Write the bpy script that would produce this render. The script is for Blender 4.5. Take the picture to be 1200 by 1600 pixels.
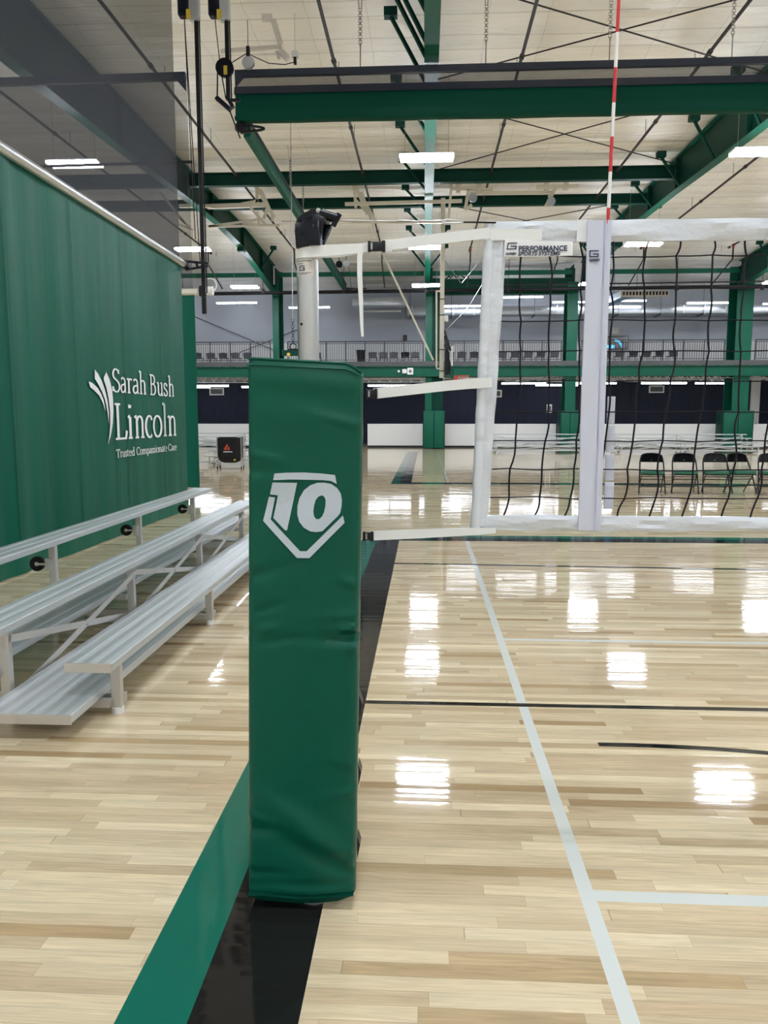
import bpy, bmesh, math, random
from mathutils import Vector, Matrix
random.seed(7)
PI = math.pi
S = bpy.context.scene
C = S.collection
for o in list(bpy.data.objects): bpy.data.objects.remove(o)

# ------------------------------------------------------------------ camera
H = 1.62
PITCH, YAW = math.radians(7.031), math.radians(3.03)
cd = bpy.data.cameras.new('camera'); cam = bpy.data.objects.new('camera', cd); C.objects.link(cam)
cd.sensor_fit = 'VERTICAL'; cd.sensor_height = 24; cd.lens = 18.0
cd.clip_start = .05; cd.clip_end = 300
cam.location = (0, 0, H); cam.rotation_euler = (PI/2-PITCH, 0, YAW)
S.camera = cam
# ------------------------------------------------------------------ view
S.view_settings.view_transform = 'Standard'; S.view_settings.look = 'None'
S.view_settings.gamma = 1; S.view_settings.use_curve_mapping = False
S.view_settings.exposure = 0.45
W = bpy.data.worlds.new('world'); S.world = W; W.use_nodes = True
W.node_tree.nodes['Background'].inputs[0].default_value = (.8, .9, 1, 1)
W.node_tree.nodes['Background'].inputs[1].default_value = .15
LAMP = 112.0          # high-bay strip radiance
LAMP_LOW = 14.0       # strips beneath and beyond the mezzanine

FW = Vector((-math.sin(YAW)*math.cos(PITCH), math.cos(YAW)*math.cos(PITCH), -math.sin(PITCH)))
RT = Vector((math.cos(YAW), math.sin(YAW), 0)); UP = RT.cross(FW)
def at(px, py, Y=None, X=None, Z=None):
    "a measured image point at a known real depth (plane Y, X or Z = const) -> metres"
    d = (px-600)/1200*RT - (py-800)/1200*UP + FW
    if Y is not None: t = Y/d.y
    elif X is not None: t = X/d.x
    else: t = (Z-H)/d.z
    return Vector((d.x*t, d.y*t, H+d.z*t))

# ------------------------------------------------------------------ materials
def mat(name, col, rough=.5, metal=0., spec=.5, coat=0., emis=None, es=0., bump=None, alpha=1., sheen=0., var=None):
    m = bpy.data.materials.new(name); m.use_nodes = True
    nt = m.node_tree; b = nt.nodes['Principled BSDF']; I = b.inputs
    I['Base Color'].default_value = (*col, 1); I['Roughness'].default_value = rough
    I['Metallic'].default_value = metal; I['Specular IOR Level'].default_value = spec
    I['Coat Weight'].default_value = coat; I['Coat Roughness'].default_value = .1
    if emis: I['Emission Color'].default_value = (*emis, 1); I['Emission Strength'].default_value = es
    if var:   # (scale xyz, amount): mottled procedural colour variation
        g = nt.nodes.new('ShaderNodeNewGeometry'); mp = nt.nodes.new('ShaderNodeMapping'); n = nt.nodes.new('ShaderNodeTexNoise')
        mp.inputs['Scale'].default_value = var[0]; n.inputs['Scale'].default_value = 1; n.inputs['Detail'].default_value = 4
        nt.links.new(g.outputs['Position'], mp.inputs[0]); nt.links.new(mp.outputs[0], n.inputs['Vector'])
        r = nt.nodes.new('ShaderNodeMapRange'); r.inputs[1].default_value = .3; r.inputs[2].default_value = .7
        r.inputs[3].default_value = 1-var[1]; r.inputs[4].default_value = 1+var[1]*.5
        nt.links.new(n.outputs[0], r.inputs[0])
        v = nt.nodes.new('ShaderNodeVectorMath'); v.operation = 'SCALE'; v.inputs[0].default_value = col
        nt.links.new(r.outputs[0], v.inputs['Scale']); nt.links.new(v.outputs[0], I['Base Color'])
    if bump:  # (scale xyz, strength, distance)
        g = nt.nodes.new('ShaderNodeNewGeometry'); mp = nt.nodes.new('ShaderNodeMapping'); n = nt.nodes.new('ShaderNodeTexNoise')
        mp.inputs['Scale'].default_value = bump[0]; n.inputs['Scale'].default_value = 1; n.inputs['Detail'].default_value = 3
        nt.links.new(g.outputs['Position'], mp.inputs[0]); nt.links.new(mp.outputs[0], n.inputs['Vector'])
        bp = nt.nodes.new('ShaderNodeBump'); bp.inputs['Strength'].default_value = bump[1]; bp.inputs['Distance'].default_value = bump[2]
        nt.links.new(n.outputs[0], bp.inputs['Height']); nt.links.new(bp.outputs[0], I['Normal'])
    if alpha < 1:
        t = nt.nodes.new('ShaderNodeBsdfTransparent'); mx = nt.nodes.new('ShaderNodeMixShader')
        mx.inputs[0].default_value = alpha
        nt.links.new(t.outputs[0], mx.inputs[1]); nt.links.new(b.outputs[0], mx.inputs[2])
        nt.links.new(mx.outputs[0], nt.nodes['Material Output'].inputs[0])
    return m
M = {}
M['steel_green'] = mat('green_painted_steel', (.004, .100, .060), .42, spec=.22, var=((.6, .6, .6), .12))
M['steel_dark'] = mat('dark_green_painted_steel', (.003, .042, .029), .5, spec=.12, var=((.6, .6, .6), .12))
M['vinyl'] = mat('green_vinyl', (.0015, .086, .054), .4, spec=.22, bump=((7, 7, 2.2), .35, .02), var=((1.2, 1.2, .5), .08))
M['curtain'] = mat('green_curtain_vinyl', (.003, .10, .064), .5, spec=.15, bump=((1.5, 5, .5), .35, .03), var=((3, 3, .15), .14))
M['curtain_hem'] = mat('green_curtain_hem', (.009, .12, .074), .5, spec=.2, bump=((9, 9, 1), .4, .02))
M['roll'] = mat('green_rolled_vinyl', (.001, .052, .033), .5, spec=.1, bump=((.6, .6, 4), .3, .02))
M['navyband'] = mat('navy_webbing', (.012, .018, .035), .6, bump=((3, 3, 30), .3, .01))
M['mesh'] = mat('grey_mesh_netting', (.028, .032, .044), .8, alpha=.68, var=((.4, .4, .2), .1))
M['mesh2'] = mat('grey_mesh_netting_light', (.03, .032, .038), .8, alpha=.45)
M['white'] = mat('white_cloth', (.80, .82, .84), .42, bump=((22, 22, 14), .35, .012))
M['tape'] = mat('white_net_tape', (.66, .70, .76), .3, coat=.3, bump=((16, 16, 30), .5, .012))
M['sleeve'] = mat('white_antenna_sleeve', (.60, .63, .75), .5, bump=((18, 18, 9), .3, .01))
M['strap'] = mat('cream_webbing_strap', (.78, .80, .79), .65, bump=((350, 350, 350), .35, .0015))
M['label_ink'] = mat('dark_ink', (.03, .04, .08), .5)
M['label_white'] = mat('white_label', (.84, .85, .87), .45)
M['logo'] = mat('white_print', (.50, .57, .64), .35, bump=((6, 6, 14), .2, .01))
M['black'] = mat('black_plastic', (.007, .008, .012), .38, spec=.3, bump=((60, 60, 60), .08, .002))
M['cap'] = mat('black_powder_coat', (.004, .005, .011), .25, spec=.3, bump=((90, 90, 90), .1, .001))
M['cord'] = mat('black_net_cord', (.006, .005, .010), .6, spec=.2, bump=((300, 300, 300), .3, .001))
M['alu'] = mat('anodised_aluminium', (.56, .57, .57), .33, metal=.85, var=((3, 3, 3), .06))
M['alu_plank'] = None
M['alu_raw'] = mat('mill_aluminium_frame', (.60, .59, .57), .42, metal=.75, bump=((20, 20, 90), .15, .003))
M['cable'] = mat('steel_cable', (.42, .42, .42), .4, metal=.8)
M['offwhite'] = mat('cream_powder_coat', (.70, .66, .56), .4, var=((2, 2, 2), .06))
M['whitepanel'] = mat('white_panel', (.80, .80, .80), .35, bump=((.5, .5, 9), .15, .01))
M['white_plain'] = mat('white_paint', (.8, .8, .8), .5)
M['navywall'] = mat('navy_corrugated_wall', (.010, .014, .034), .6, spec=.3)
M['orange'] = mat('orange_rim', (.60, .07, .03), .4)
M['red'] = mat('red_paint', (.55, .02, .025), .4)
M['redfit'] = mat('red_oxide', (.28, .03, .03), .5)
M['pipe'] = mat('dark_steel_pipe', (.03, .028, .03), .5, spec=.25)
M['blackpipe'] = mat('black_pipe', (.008, .008, .010), .5, spec=.2)
M['rubber'] = mat('black_rubber', (.008, .008, .009), .6, spec=.3, bump=((80, 80, 80), .2, .002))
M['yellow'] = mat('yellow_label', (.62, .45, .04), .5)
M['galv'] = mat('galvanised_duct', (.60, .64, .70), .3, metal=.8, bump=((1.6, .5, 3), .4, .03))
M['chairgrey'] = mat('grey_seat_plastic', (.13, .135, .15), .5)
M['concrete'] = mat('grey_slab', (.09, .09, .095), .6, var=((1, 1, 1), .2))
M['joist'] = mat('grey_steel_joist', (.62, .62, .62), .5)
M['railing'] = mat('black_railing', (.022, .022, .028), .5)
M['screen'] = mat('television_screen', (.005, .006, .01), .2)
M['blue_glow'] = mat('screen_blue', (.01, .02, .03), .2, emis=(.05, .45, .95), es=1.2)
M['cushion'] = mat('green_seat_cushion', (.012, .125, .075), .38)
M['foil'] = mat('shiny_white_insulation', (.62, .60, .55), .3)
M['rough_wood'] = mat('hook_metal', (.5, .5, .5), .4, metal=.8)
M['wallgrey'] = mat('pale_grey_painted_wall', (.47, .50, .56), .5, bump=((.4, .4, .8), .3, .05), var=((.15, .15, .5), .06))
M['wallside'] = mat('pale_side_wall', (.82, .82, .80), .6)

def lampmat(name, s):
    return mat(name, (.9, .9, .9), .5, emis=(.91, .97, 1.06), es=s)
M['lamp'] = lampmat('strip_lamp_glow', LAMP)
M['lamp_low'] = lampmat('low_strip_lamp_glow', LAMP_LOW)

# aluminium planks with extruded ribs: groove shading is put into colour and roughness bands across the plank
def plank_mat(axis):
    m = mat('ribbed_aluminium_' + axis, (.60, .62, .63), .42, metal=.45)
    nt = m.node_tree; b = nt.nodes['Principled BSDF']
    g = nt.nodes.new('ShaderNodeTexCoord'); sp = nt.nodes.new('ShaderNodeSeparateXYZ')
    nt.links.new(g.outputs['Object'], sp.inputs[0])
    mu = nt.nodes.new('ShaderNodeMath'); mu.operation = 'MULTIPLY'; mu.inputs[1].default_value = 2*PI/.082
    nt.links.new(sp.outputs['X'], mu.inputs[0])
    sn = nt.nodes.new('ShaderNodeMath'); sn.operation = 'SINE'; nt.links.new(mu.outputs[0], sn.inputs[0])
    r = nt.nodes.new('ShaderNodeMapRange'); r.inputs[1].default_value = -.25; r.inputs[2].default_value = .25
    r.inputs[3].default_value = .34; r.inputs[4].default_value = .48
    nt.links.new(sn.outputs[0], r.inputs[0]); nt.links.new(r.outputs[0], b.inputs['Roughness'])
    cr = nt.nodes.new('ShaderNodeMapRange'); cr.inputs[1].default_value = -.25; cr.inputs[2].default_value = .25
    cr.inputs[3].default_value = .84; cr.inputs[4].default_value = 1.02
    nt.links.new(sn.outputs[0], cr.inputs[0])
    v = nt.nodes.new('ShaderNodeVectorMath'); v.operation = 'SCALE'; v.inputs[0].default_value = (.60, .64, .66)
    nt.links.new(cr.outputs[0], v.inputs['Scale']); nt.links.new(v.outputs[0], b.inputs['Base Color'])
    return m
M['alu_plank'] = plank_mat('x')

# ---- floor
def floor_mat():
    m = bpy.data.materials.new('maple_court_floor'); m.use_nodes = True
    nt = m.node_tree; N = nt.nodes; L = nt.links; b = N['Principled BSDF']
    def val(x):
        return x
    def mth(op, a, c=None, d=None):
        n = N.new('ShaderNodeMath'); n.operation = op
        for i, q in enumerate((a, c, d)):
            if q is None: continue
            if isinstance(q, (int, float)): n.inputs[i].default_value = q
            else: L.new(q, n.inputs[i])
        return n.outputs[0]
    g = N.new('ShaderNodeNewGeometry'); sp = N.new('ShaderNodeSeparateXYZ'); L.new(g.outputs['Position'], sp.inputs[0])
    X, Y = sp.outputs['X'], sp.outputs['Y']
    SW = .0572
    yr = mth('DIVIDE', Y, SW); row = mth('FLOOR', yr); fy = mth('FRACT', yr)
    w1 = N.new('ShaderNodeTexWhiteNoise'); w1.noise_dimensions = '1D'; L.new(row, w1.inputs['W'])
    off = mth('MULTIPLY', w1.outputs['Value'], 17.3)
    # two interleaved board lengths per strip
    xs = mth('ADD', mth('DIVIDE', X, .78), off)
    wob = mth('MULTIPLY', mth('SINE', mth('MULTIPLY', xs, 2.4)), .33)
    xs = mth('ADD', xs, wob)
    colr = mth('FLOOR', xs); fx = mth('FRACT', xs)
    cb = N.new('ShaderNodeCombineXYZ'); L.new(colr, cb.inputs[0]); L.new(row, cb.inputs[1])
    w2 = N.new('ShaderNodeTexWhiteNoise'); w2.noise_dimensions = '2D'; L.new(cb.outputs[0], w2.inputs['Vector'])
    rs = N.new('ShaderNodeSeparateColor'); L.new(w2.outputs['Color'], rs.inputs[0])
    ramp = N.new('ShaderNodeValToRGB'); L.new(rs.outputs[0], ramp.inputs[0])
    cr = ramp.color_ramp
    cr.elements[0].position = 0; cr.elements[0].color = (.40, .28, .15, 1)
    cr.elements[1].position = 1; cr.elements[1].color = (.80, .69, .485, 1)
    for p, c in ((.025, (.50, .37, .21, 1)), (.09, (.58, .455, .295, 1)), (.5, (.665, .545, .365, 1)), (.8, (.735, .62, .42, 1))):
        e = cr.elements.new(p); e.color = c
    # grain
    gx = mth('ADD', mth('MULTIPLY', X, 3.0), mth('MULTIPLY', rs.outputs[1], 50))
    gy = mth('ADD', mth('MULTIPLY', Y, 60.0), mth('MULTIPLY', rs.outputs[2], 50))
    gc = N.new('ShaderNodeCombineXYZ'); L.new(gx, gc.inputs[0]); L.new(gy, gc.inputs[1])
    n1 = N.new('ShaderNodeTexNoise'); n1.inputs['Scale'].default_value = 1; n1.inputs['Detail'].default_value = 5; n1.inputs['Distortion'].default_value = 1.8
    L.new(gc.outputs[0], n1.inputs['Vector'])
    gr = N.new('ShaderNodeMapRange'); gr.inputs[1].default_value = .3; gr.inputs[2].default_value = .75
    gr.inputs[3].default_value = 1.09; gr.inputs[4].default_value = .80; L.new(n1.outputs[0], gr.inputs[0])
    # large patches of figure
    gc2 = N.new('ShaderNodeCombineXYZ'); L.new(mth('ADD', mth('MULTIPLY', X, 1.3), mth('MULTIPLY', rs.outputs[2], 30)), gc2.inputs[0]); L.new(mth('MULTIPLY', Y, 9.0), gc2.inputs[1])
    n2 = N.new('ShaderNodeTexNoise'); n2.inputs['Scale'].default_value = 1; n2.inputs['Detail'].default_value = 2
    L.new(gc2.outputs[0], n2.inputs['Vector'])
    g2 = N.new('ShaderNodeMapRange'); g2.inputs[1].default_value = .3; g2.inputs[2].default_value = .7
    g2.inputs[3].default_value = .88; g2.inputs[4].default_value = 1.07; L.new(n2.outputs[0], g2.inputs[0])
    # seams
    ey = mth('MINIMUM', fy, mth('SUBTRACT', 1, fy)); ex = mth('MINIMUM', fx, mth('SUBTRACT', 1, fx))
    sy = mth('LESS_THAN', ey, .014); sx = mth('LESS_THAN', ex, .0014)
    seam = mth('SUBTRACT', 1, mth('MULTIPLY', mth('MAXIMUM', sy, sx), .28))
    k = mth('MULTIPLY', mth('MULTIPLY', gr.outputs[0], g2.outputs[0]), seam)
    # knots, few dark flecks
    vs = N.new('ShaderNodeVectorMath'); vs.operation = 'SCALE'; L.new(ramp.outputs[0], vs.inputs[0]); L.new(k, vs.inputs['Scale'])
    col = vs.outputs[0]
    def band(v, a, c): return mth('MULTIPLY', mth('GREATER_THAN', v, a), mth('LESS_THAN', v, c))
    def AND(*q):
        r = q[0]
        for z in q[1:]: r = mth('MULTIPLY', r, z)
        return r
    def OR(*q):
        r = q[0]
        for z in q[1:]: r = mth('MAXIMUM', r, z)
        return r
    gt = lambda v, a: mth('GREATER_THAN', v, a)
    lt = lambda v, a: mth('LESS_THAN', v, a)
    # near court border
    outer = AND(gt(X, -.826), lt(Y, 10.53)); mid = AND(gt(X, -.630), lt(Y, 10.33)); inner = AND(gt(X, -.330), lt(Y, 10.04))
    outer2 = AND(gt(X, -.826), gt(Y, 18.70)); mid2 = AND(gt(X, -.630), gt(Y, 18.92)); inner2 = AND(gt(X, -.330), gt(Y, 19.2))
    cap_far = lt(Y, 36.4)
    green = OR(AND(outer, mth('SUBTRACT', 1, mid)), AND(outer2, mth('SUBTRACT', 1, mid2), cap_far))
    black = OR(AND(mid, mth('SUBTRACT', 1, inner)), AND(mid2, mth('SUBTRACT', 1, inner2), cap_far))
    yy = mth('ADD', Y, mth('MULTIPLY', X, .038))
    thin = OR(AND(band(Y, 4.20, 4.252), gt(X, -.33)), AND(band(yy, 8.395, 8.465), gt(X, -.33)))
    dx = mth('SUBTRACT', X, 1.0); dy = mth('SUBTRACT', Y, 3.715-4.0)
    rad = mth('SQRT', mth('ADD', mth('MULTIPLY', dx, dx), mth('MULTIPLY', dy, dy)))
    arc = OR(AND(band(rad, 3.975, 4.022), gt(X, 1.0), gt(Y, 0)), AND(band(Y, 3.69, 3.737), band(X, .875, 1.0)))
    white = OR(AND(band(X, .538, .590), lt(Y, 11.46)), AND(band(X, .57, .62), band(Y, 19.2, 36.0)),
               AND(gt(X, .56), band(Y, 2.445, 2.505)), AND(gt(X, .56), band(Y, 5.50, 5.55)), AND(gt(X, .56), band(Y, 11.41, 11.46)))
    def over(c, mask, rgb, kk=None):
        mx = N.new('ShaderNodeMix'); mx.data_type = 'RGBA'; L.new(mask, mx.inputs[0]); L.new(c, mx.inputs[6])
        mx.inputs[7].default_value = (*rgb, 1); return mx.outputs[2]
    col = over(col, white, (.66, .70, .68)); col = over(col, green, (.006, .135, .092))
    col = over(col, OR(black, thin, arc), (.012, .012, .012))
    L.new(col, b.inputs['Base Color'])
    b.inputs['Roughness'].default_value = .5; b.inputs['Specular IOR Level'].default_value = .0
    b.inputs['Coat Weight'].default_value = 1; b.inputs['Coat Roughness'].default_value = .055; b.inputs['Coat IOR'].default_value = 1.37
    # board-by-board tilt of the varnish plus slow undulation
    und = N.new('ShaderNodeTexNoise'); und.inputs['Scale'].default_value = 1; und.inputs['Detail'].default_value = 2
    uc = N.new('ShaderNodeCombineXYZ'); L.new(mth('MULTIPLY', X, 1.1), uc.inputs[0]); L.new(mth('MULTIPLY', Y, 30), uc.inputs[1]); L.new(uc.outputs[0], und.inputs['Vector'])
    cup = mth('MULTIPLY', mth('SUBTRACT', fy, .5), .012)
    ny = mth('ADD', mth('ADD', mth('MULTIPLY', mth('SUBTRACT', rs.outputs[1], .5), .013), mth('MULTIPLY', mth('SUBTRACT', und.outputs[0], .5), .020)), cup)
    nx = mth('MULTIPLY', mth('SUBTRACT', rs.outputs[2], .5), .004)
    nc = N.new('ShaderNodeCombineXYZ'); L.new(nx, nc.inputs[0]); L.new(ny, nc.inputs[1]); nc.inputs[2].default_value = 1
    nn = N.new('ShaderNodeVectorMath'); nn.operation = 'NORMALIZE'; L.new(nc.outputs[0], nn.inputs[0])
    L.new(nn.outputs[0], b.inputs['Coat Normal'])
    return m
M['floor'] = floor_mat()

def ceiling_mat():
    m = bpy.data.materials.new('white_insulation_ceiling'); m.use_nodes = True
    nt = m.node_tree; N = nt.nodes; L = nt.links; b = N['Principled BSDF']
    g = N.new('ShaderNodeNewGeometry'); sp = N.new('ShaderNodeSeparateXYZ'); L.new(g.outputs['Position'], sp.inputs[0])
    def noise(sc, det, dist=0):
        mp = N.new('ShaderNodeMapping'); mp.inputs['Scale'].default_value = sc; L.new(g.outputs['Position'], mp.inputs[0])
        n = N.new('ShaderNodeTexNoise'); n.inputs['Scale'].default_value = 1; n.inputs['Detail'].default_value = det; n.inputs['Distortion'].default_value = dist
        L.new(mp.outputs[0], n.inputs['Vector']); return n.outputs[0]
    def mth(op, a, c):
        n = N.new('ShaderNodeMath'); n.operation = op
        for i, q in enumerate((a, c)):
            if isinstance(q, (int, float)): n.inputs[i].default_value = q
            else: L.new(q, n.inputs[i])
        return n.outputs[0]
    h = mth('ADD', noise((.35, 2.2, 1), 4, .6), mth('MULTIPLY', noise((1.5, 6, 1), 3, .3), .35))
    bp = N.new('ShaderNodeBump'); bp.inputs['Strength'].default_value = 1; bp.inputs['Distance'].default_value = .12
    L.new(h, bp.inputs['Height']); L.new(bp.outputs[0], b.inputs['Normal'])
    # taped seams of the roll-out vinyl: thin lines running with the slope each 1.2 m, and darker lines across for seams and wrinkle shade put into the colour
    fx = mth('FRACT', mth('DIVIDE', sp.outputs['X'], 1.22), 0); ex = mth('LESS_THAN', fx, .012)
    fy = mth('FRACT', mth('DIVIDE', sp.outputs['Y'], .76), 0); ey = mth('LESS_THAN', fy, .045)
    s = mth('SUBTRACT', 1, mth('ADD', mth('MULTIPLY', ex, .22), mth('MULTIPLY', ey, .24)))
    k = mth('MULTIPLY', s, mth('ADD', .92, mth('MULTIPLY', noise((.5, .8, 1), 3), .14)))
    v = N.new('ShaderNodeVectorMath'); v.operation = 'SCALE'; v.inputs[0].default_value = (.93, .905, .85); L.new(k, v.inputs['Scale'])
    L.new(v.outputs[0], b.inputs['Base Color'])
    b.inputs['Roughness'].default_value = .33; b.inputs['Specular IOR Level'].default_value = .5
    return m
M['ceiling'] = ceiling_mat()

# ------------------------------------------------------------------ geometry helpers
def link(name, bm, material, parent=None, smooth=False):
    me = bpy.data.meshes.new(name)
    bmesh.ops.recalc_face_normals(bm, faces=bm.faces[:])
    bm.to_mesh(me); bm.free()
    mm = material if isinstance(material, (list, tuple)) else [material]
    for x in mm: me.materials.append(M[x] if isinstance(x, str) else x)
    if smooth:
        me.polygons.foreach_set('use_smooth', [True]*len(me.polygons))
        try: me.set_sharp_from_angle(angle=math.radians(38))
        except Exception: pass
    o = bpy.data.objects.new(name, me); C.objects.link(o)
    if parent is not None: o.parent = parent
    return o
def thing(name, label, cat, loc=(0, 0, 0), rotz=0, group=None):
    o = bpy.data.objects.new(name, None); C.objects.link(o); o.empty_display_size = .2
    o.location = loc; o.rotation_euler = (0, 0, rotz); o['label'] = label; o['category'] = cat
    if group: o['group'] = group
    return o
def tag(o, label, cat, group=None):
    o['label'] = label; o['category'] = cat
    if group: o['group'] = group
    return o
def struct(name, bm, m, smooth=False):
    o = link(name, bm, m, None, smooth); o['kind'] = 'structure'; return o
def dup(root, loc=None, rotz=None, label=None):
    r = root.copy(); C.objects.link(r)
    if loc is not None: r.location = loc
    if rotz is not None: r.rotation_euler = (0, 0, rotz)
    if label: r['label'] = label
    for ch in list(root.children):
        c = ch.copy(); C.objects.link(c); c.parent = r
        for g in list(ch.children):
            d = g.copy(); C.objects.link(d); d.parent = c
    return r
def B(): return bmesh.new()
def box(bm, x0, x1, y0, y1, z0, z1, mi=0, bev=0):
    r = bmesh.ops.create_cube(bm, size=1)
    vs = r['verts']
    for v in vs:
        v.co = Vector(((x0+x1)/2 + v.co.x*(x1-x0), (y0+y1)/2 + v.co.y*(y1-y0), (z0+z1)/2 + v.co.z*(z1-z0)))
    fs = list({f for v in vs for f in v.link_faces})
    for f in fs: f.material_index = mi
    if bev:
        es = list({e for v in vs for e in v.link_edges})
        bmesh.ops.bevel(bm, geom=es, offset=bev, segments=2, affect='EDGES', profile=.5)
    return bm
def cyl(bm, p, q, r, r2=None, n=12, mi=0, caps=True):
    p, q = Vector(p), Vector(q); d = q-p; L = d.length
    if L < 1e-6: return bm
    res = bmesh.ops.create_cone(bm, cap_ends=caps, segments=n, radius1=r, radius2=r if r2 is None else r2, depth=L)
    mt = Matrix.Translation((p+q)/2) @ d.to_track_quat('Z', 'Y').to_matrix().to_4x4()
    for v in res['verts']: v.co = mt @ v.co
    for f in {f for v in res['verts'] for f in v.link_faces}: f.material_index = mi
    return bm
def bar(bm, p, q, w, h, mi=0, up=(0, 0, 1)):
    "rectangular bar from p to q, w sideways, h along up"
    p, q = Vector(p), Vector(q); d = (q-p).normalized(); u = Vector(up)
    if abs(d.dot(u)) > .98: u = Vector((0, 1, 0))
    s = d.cross(u).normalized(); u = s.cross(d).normalized()
    vs = []
    for e in (p, q):
        for a, b_ in ((-1, -1), (1, -1), (1, 1), (-1, 1)):
            vs.append(bm.verts.new(e + s*a*w/2 + u*b_*h/2))
    F = [(0, 1, 2, 3), (7, 6, 5, 4), (0, 4, 5, 1), (1, 5, 6, 2), (2, 6, 7, 3), (3, 7, 4, 0)]
    for f in F: bm.faces.new([vs[i] for i in f]).material_index = mi
    return bm
def tube(bm, pts, r, n=6, mi=0, closed=False):
    pts = [Vector(p) for p in pts]; rings = []
    m_ = len(pts); pu = None
    for i, p in enumerate(pts):
        if closed: d = pts[(i+1) % m_] - pts[i-1]
        else: d = pts[min(i+1, m_-1)] - pts[max(i-1, 0)]
        d.normalize()
        if pu is None:
            pu = Vector((0, 0, 1)) if abs(d.z) < .9 else Vector((0, 1, 0))
        s = d.cross(pu).normalized(); u = s.cross(d).normalized(); pu = u
        rr = r[i] if isinstance(r, (list, tuple)) else r
        rings.append([bm.verts.new(p + (s*math.cos(2*PI*k/n) + u*math.sin(2*PI*k/n))*rr) for k in range(n)])
    for i in range(m_ if closed else m_-1):
        a, b_ = rings[i], rings[(i+1) % m_]
        for k in range(n):
            bm.faces.new((a[k], a[(k+1) % n], b_[(k+1) % n], b_[k])).material_index = mi
    if not closed:
        bm.faces.new(rings[0][::-1]).material_index = mi; bm.faces.new(rings[-1]).material_index = mi
    return bm
def prism(bm, pts, d, mi=0):
    "closed polygon pts (3-D) extruded by vector d"
    d = Vector(d); a = [bm.verts.new(Vector(p)) for p in pts]; b_ = [bm.verts.new(Vector(p)+d) for p in pts]
    n = len(a)
    bm.faces.new(a).material_index = mi; bm.faces.new(b_[::-1]).material_index = mi
    for i in range(n): bm.faces.new((a[i], a[(i+1) % n], b_[(i+1) % n], b_[i])).material_index = mi
    return bm
def ribbon(bm, pts, ws, thick, wdir, mi=0):
    "strap through pts; wdir = width direction, thickness perpendicular"
    pts = [Vector(p) for p in pts]; n = len(pts); rings = []
    for i, p in enumerate(pts):
        d = (pts[min(i+1, n-1)]-pts[max(i-1, 0)]).normalized(); w = Vector(wdir)
        w = (w - d*w.dot(d)).normalized(); t = d.cross(w).normalized()
        ww = ws[i] if isinstance(ws, (list, tuple)) else ws
        rings.append([bm.verts.new(p + w*a*ww/2 + t*b_*thick/2) for a, b_ in ((-1, -1), (1, -1), (1, 1), (-1, 1))])
    for i in range(n-1):
        for k in range(4):
            bm.faces.new((rings[i][k], rings[i][(k+1) % 4], rings[i+1][(k+1) % 4], rings[i+1][k])).material_index = mi
    bm.faces.new(rings[0][::-1]); bm.faces.new(rings[-1])
    return bm
def disc(bm, c, axis, r, t, n=20, mi=0):
    a = Vector(axis).normalized()*t/2; return cyl(bm, Vector(c)-a, Vector(c)+a, r, n=n, mi=mi)
def ring(bm, c, axis, R, r, n=24, m_=6, mi=0):
    a = Vector(axis).normalized(); u = a.orthogonal().normalized(); v = a.cross(u); c = Vector(c)
    return tube(bm, [c + (u*math.cos(2*PI*k/n) + v*math.sin(2*PI*k/n))*R for k in range(n)], r, m_, mi, True)
def text_mesh(s, size, material, name, parent, mtx, bold=0., shear=0., sx=1., align='LEFT'):
    cu = bpy.data.curves.new(name, 'FONT'); cu.body = s; cu.size = size; cu.offset = bold; cu.shear = shear
    cu.extrude = .0004; cu.align_x = align; cu.resolution_u = 3
    t = bpy.data.objects.new(name, cu); C.objects.link(t)
    dg = bpy.context.evaluated_depsgraph_get(); me = bpy.data.meshes.new_from_object(t.evaluated_get(dg))
    bpy.data.objects.remove(t)
    me.transform(mtx @ Matrix.Scale(sx, 4, (1, 0, 0))); me.materials.clear(); me.materials.append(M[material])
    o = bpy.data.objects.new(name, me); C.objects.link(o)
    if parent is not None: o.parent = parent
    return o
def smoothstep(t): t = max(0, min(1, t)); return t*t*(3-2*t)

# ================================================================== STRUCTURE
XL, XR, YN, YF = -27., 31., -14., 48.
bm = B(); box(bm, XL-.3, XR+.3, YN-.3, YF+.3, -.3, 0); struct('floor', bm, 'floor')

def ceil_z(y):
    pts = [(-20, 9.62), (33, 9.68), (40, 9.36), (49, 9.12)]
    for (a, za), (b_, zb) in zip(pts, pts[1:]):
        if y <= b_: return za + (zb-za)*(y-a)/(b_-a)
    return pts[-1][1]
bm = B()
ys = []; y = YN-.3
while y < YF+.3: ys.append(y); y += .125
xs = [XL-.3 + i*(XR-XL+.6)/48 for i in range(49)]
grid = []
rnd = [[random.random() for _ in xs] for _ in range(200)]
for y in ys:
    rowv = []
    ph = y/1.52
    k = int(y/1.52+20); k2 = int(y/.76+40)
    for i, x in enumerate(xs):
        sag = abs(math.sin(PI*ph))*(.045+.05*rnd[k % 200][i]) + abs(math.sin(PI*2*ph))*(.012+.02*rnd[k2 % 200][i])
        rowv.append(bm.verts.new((x, y, ceil_z(y) + .08 - sag)))
    grid.append(rowv)
for a, b_ in zip(grid, grid[1:]):
    for i in range(len(xs)-1): bm.faces.new((a[i], a[i+1], b_[i+1], b_[i]))
struct('ceiling', bm, 'ceiling', True)

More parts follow.
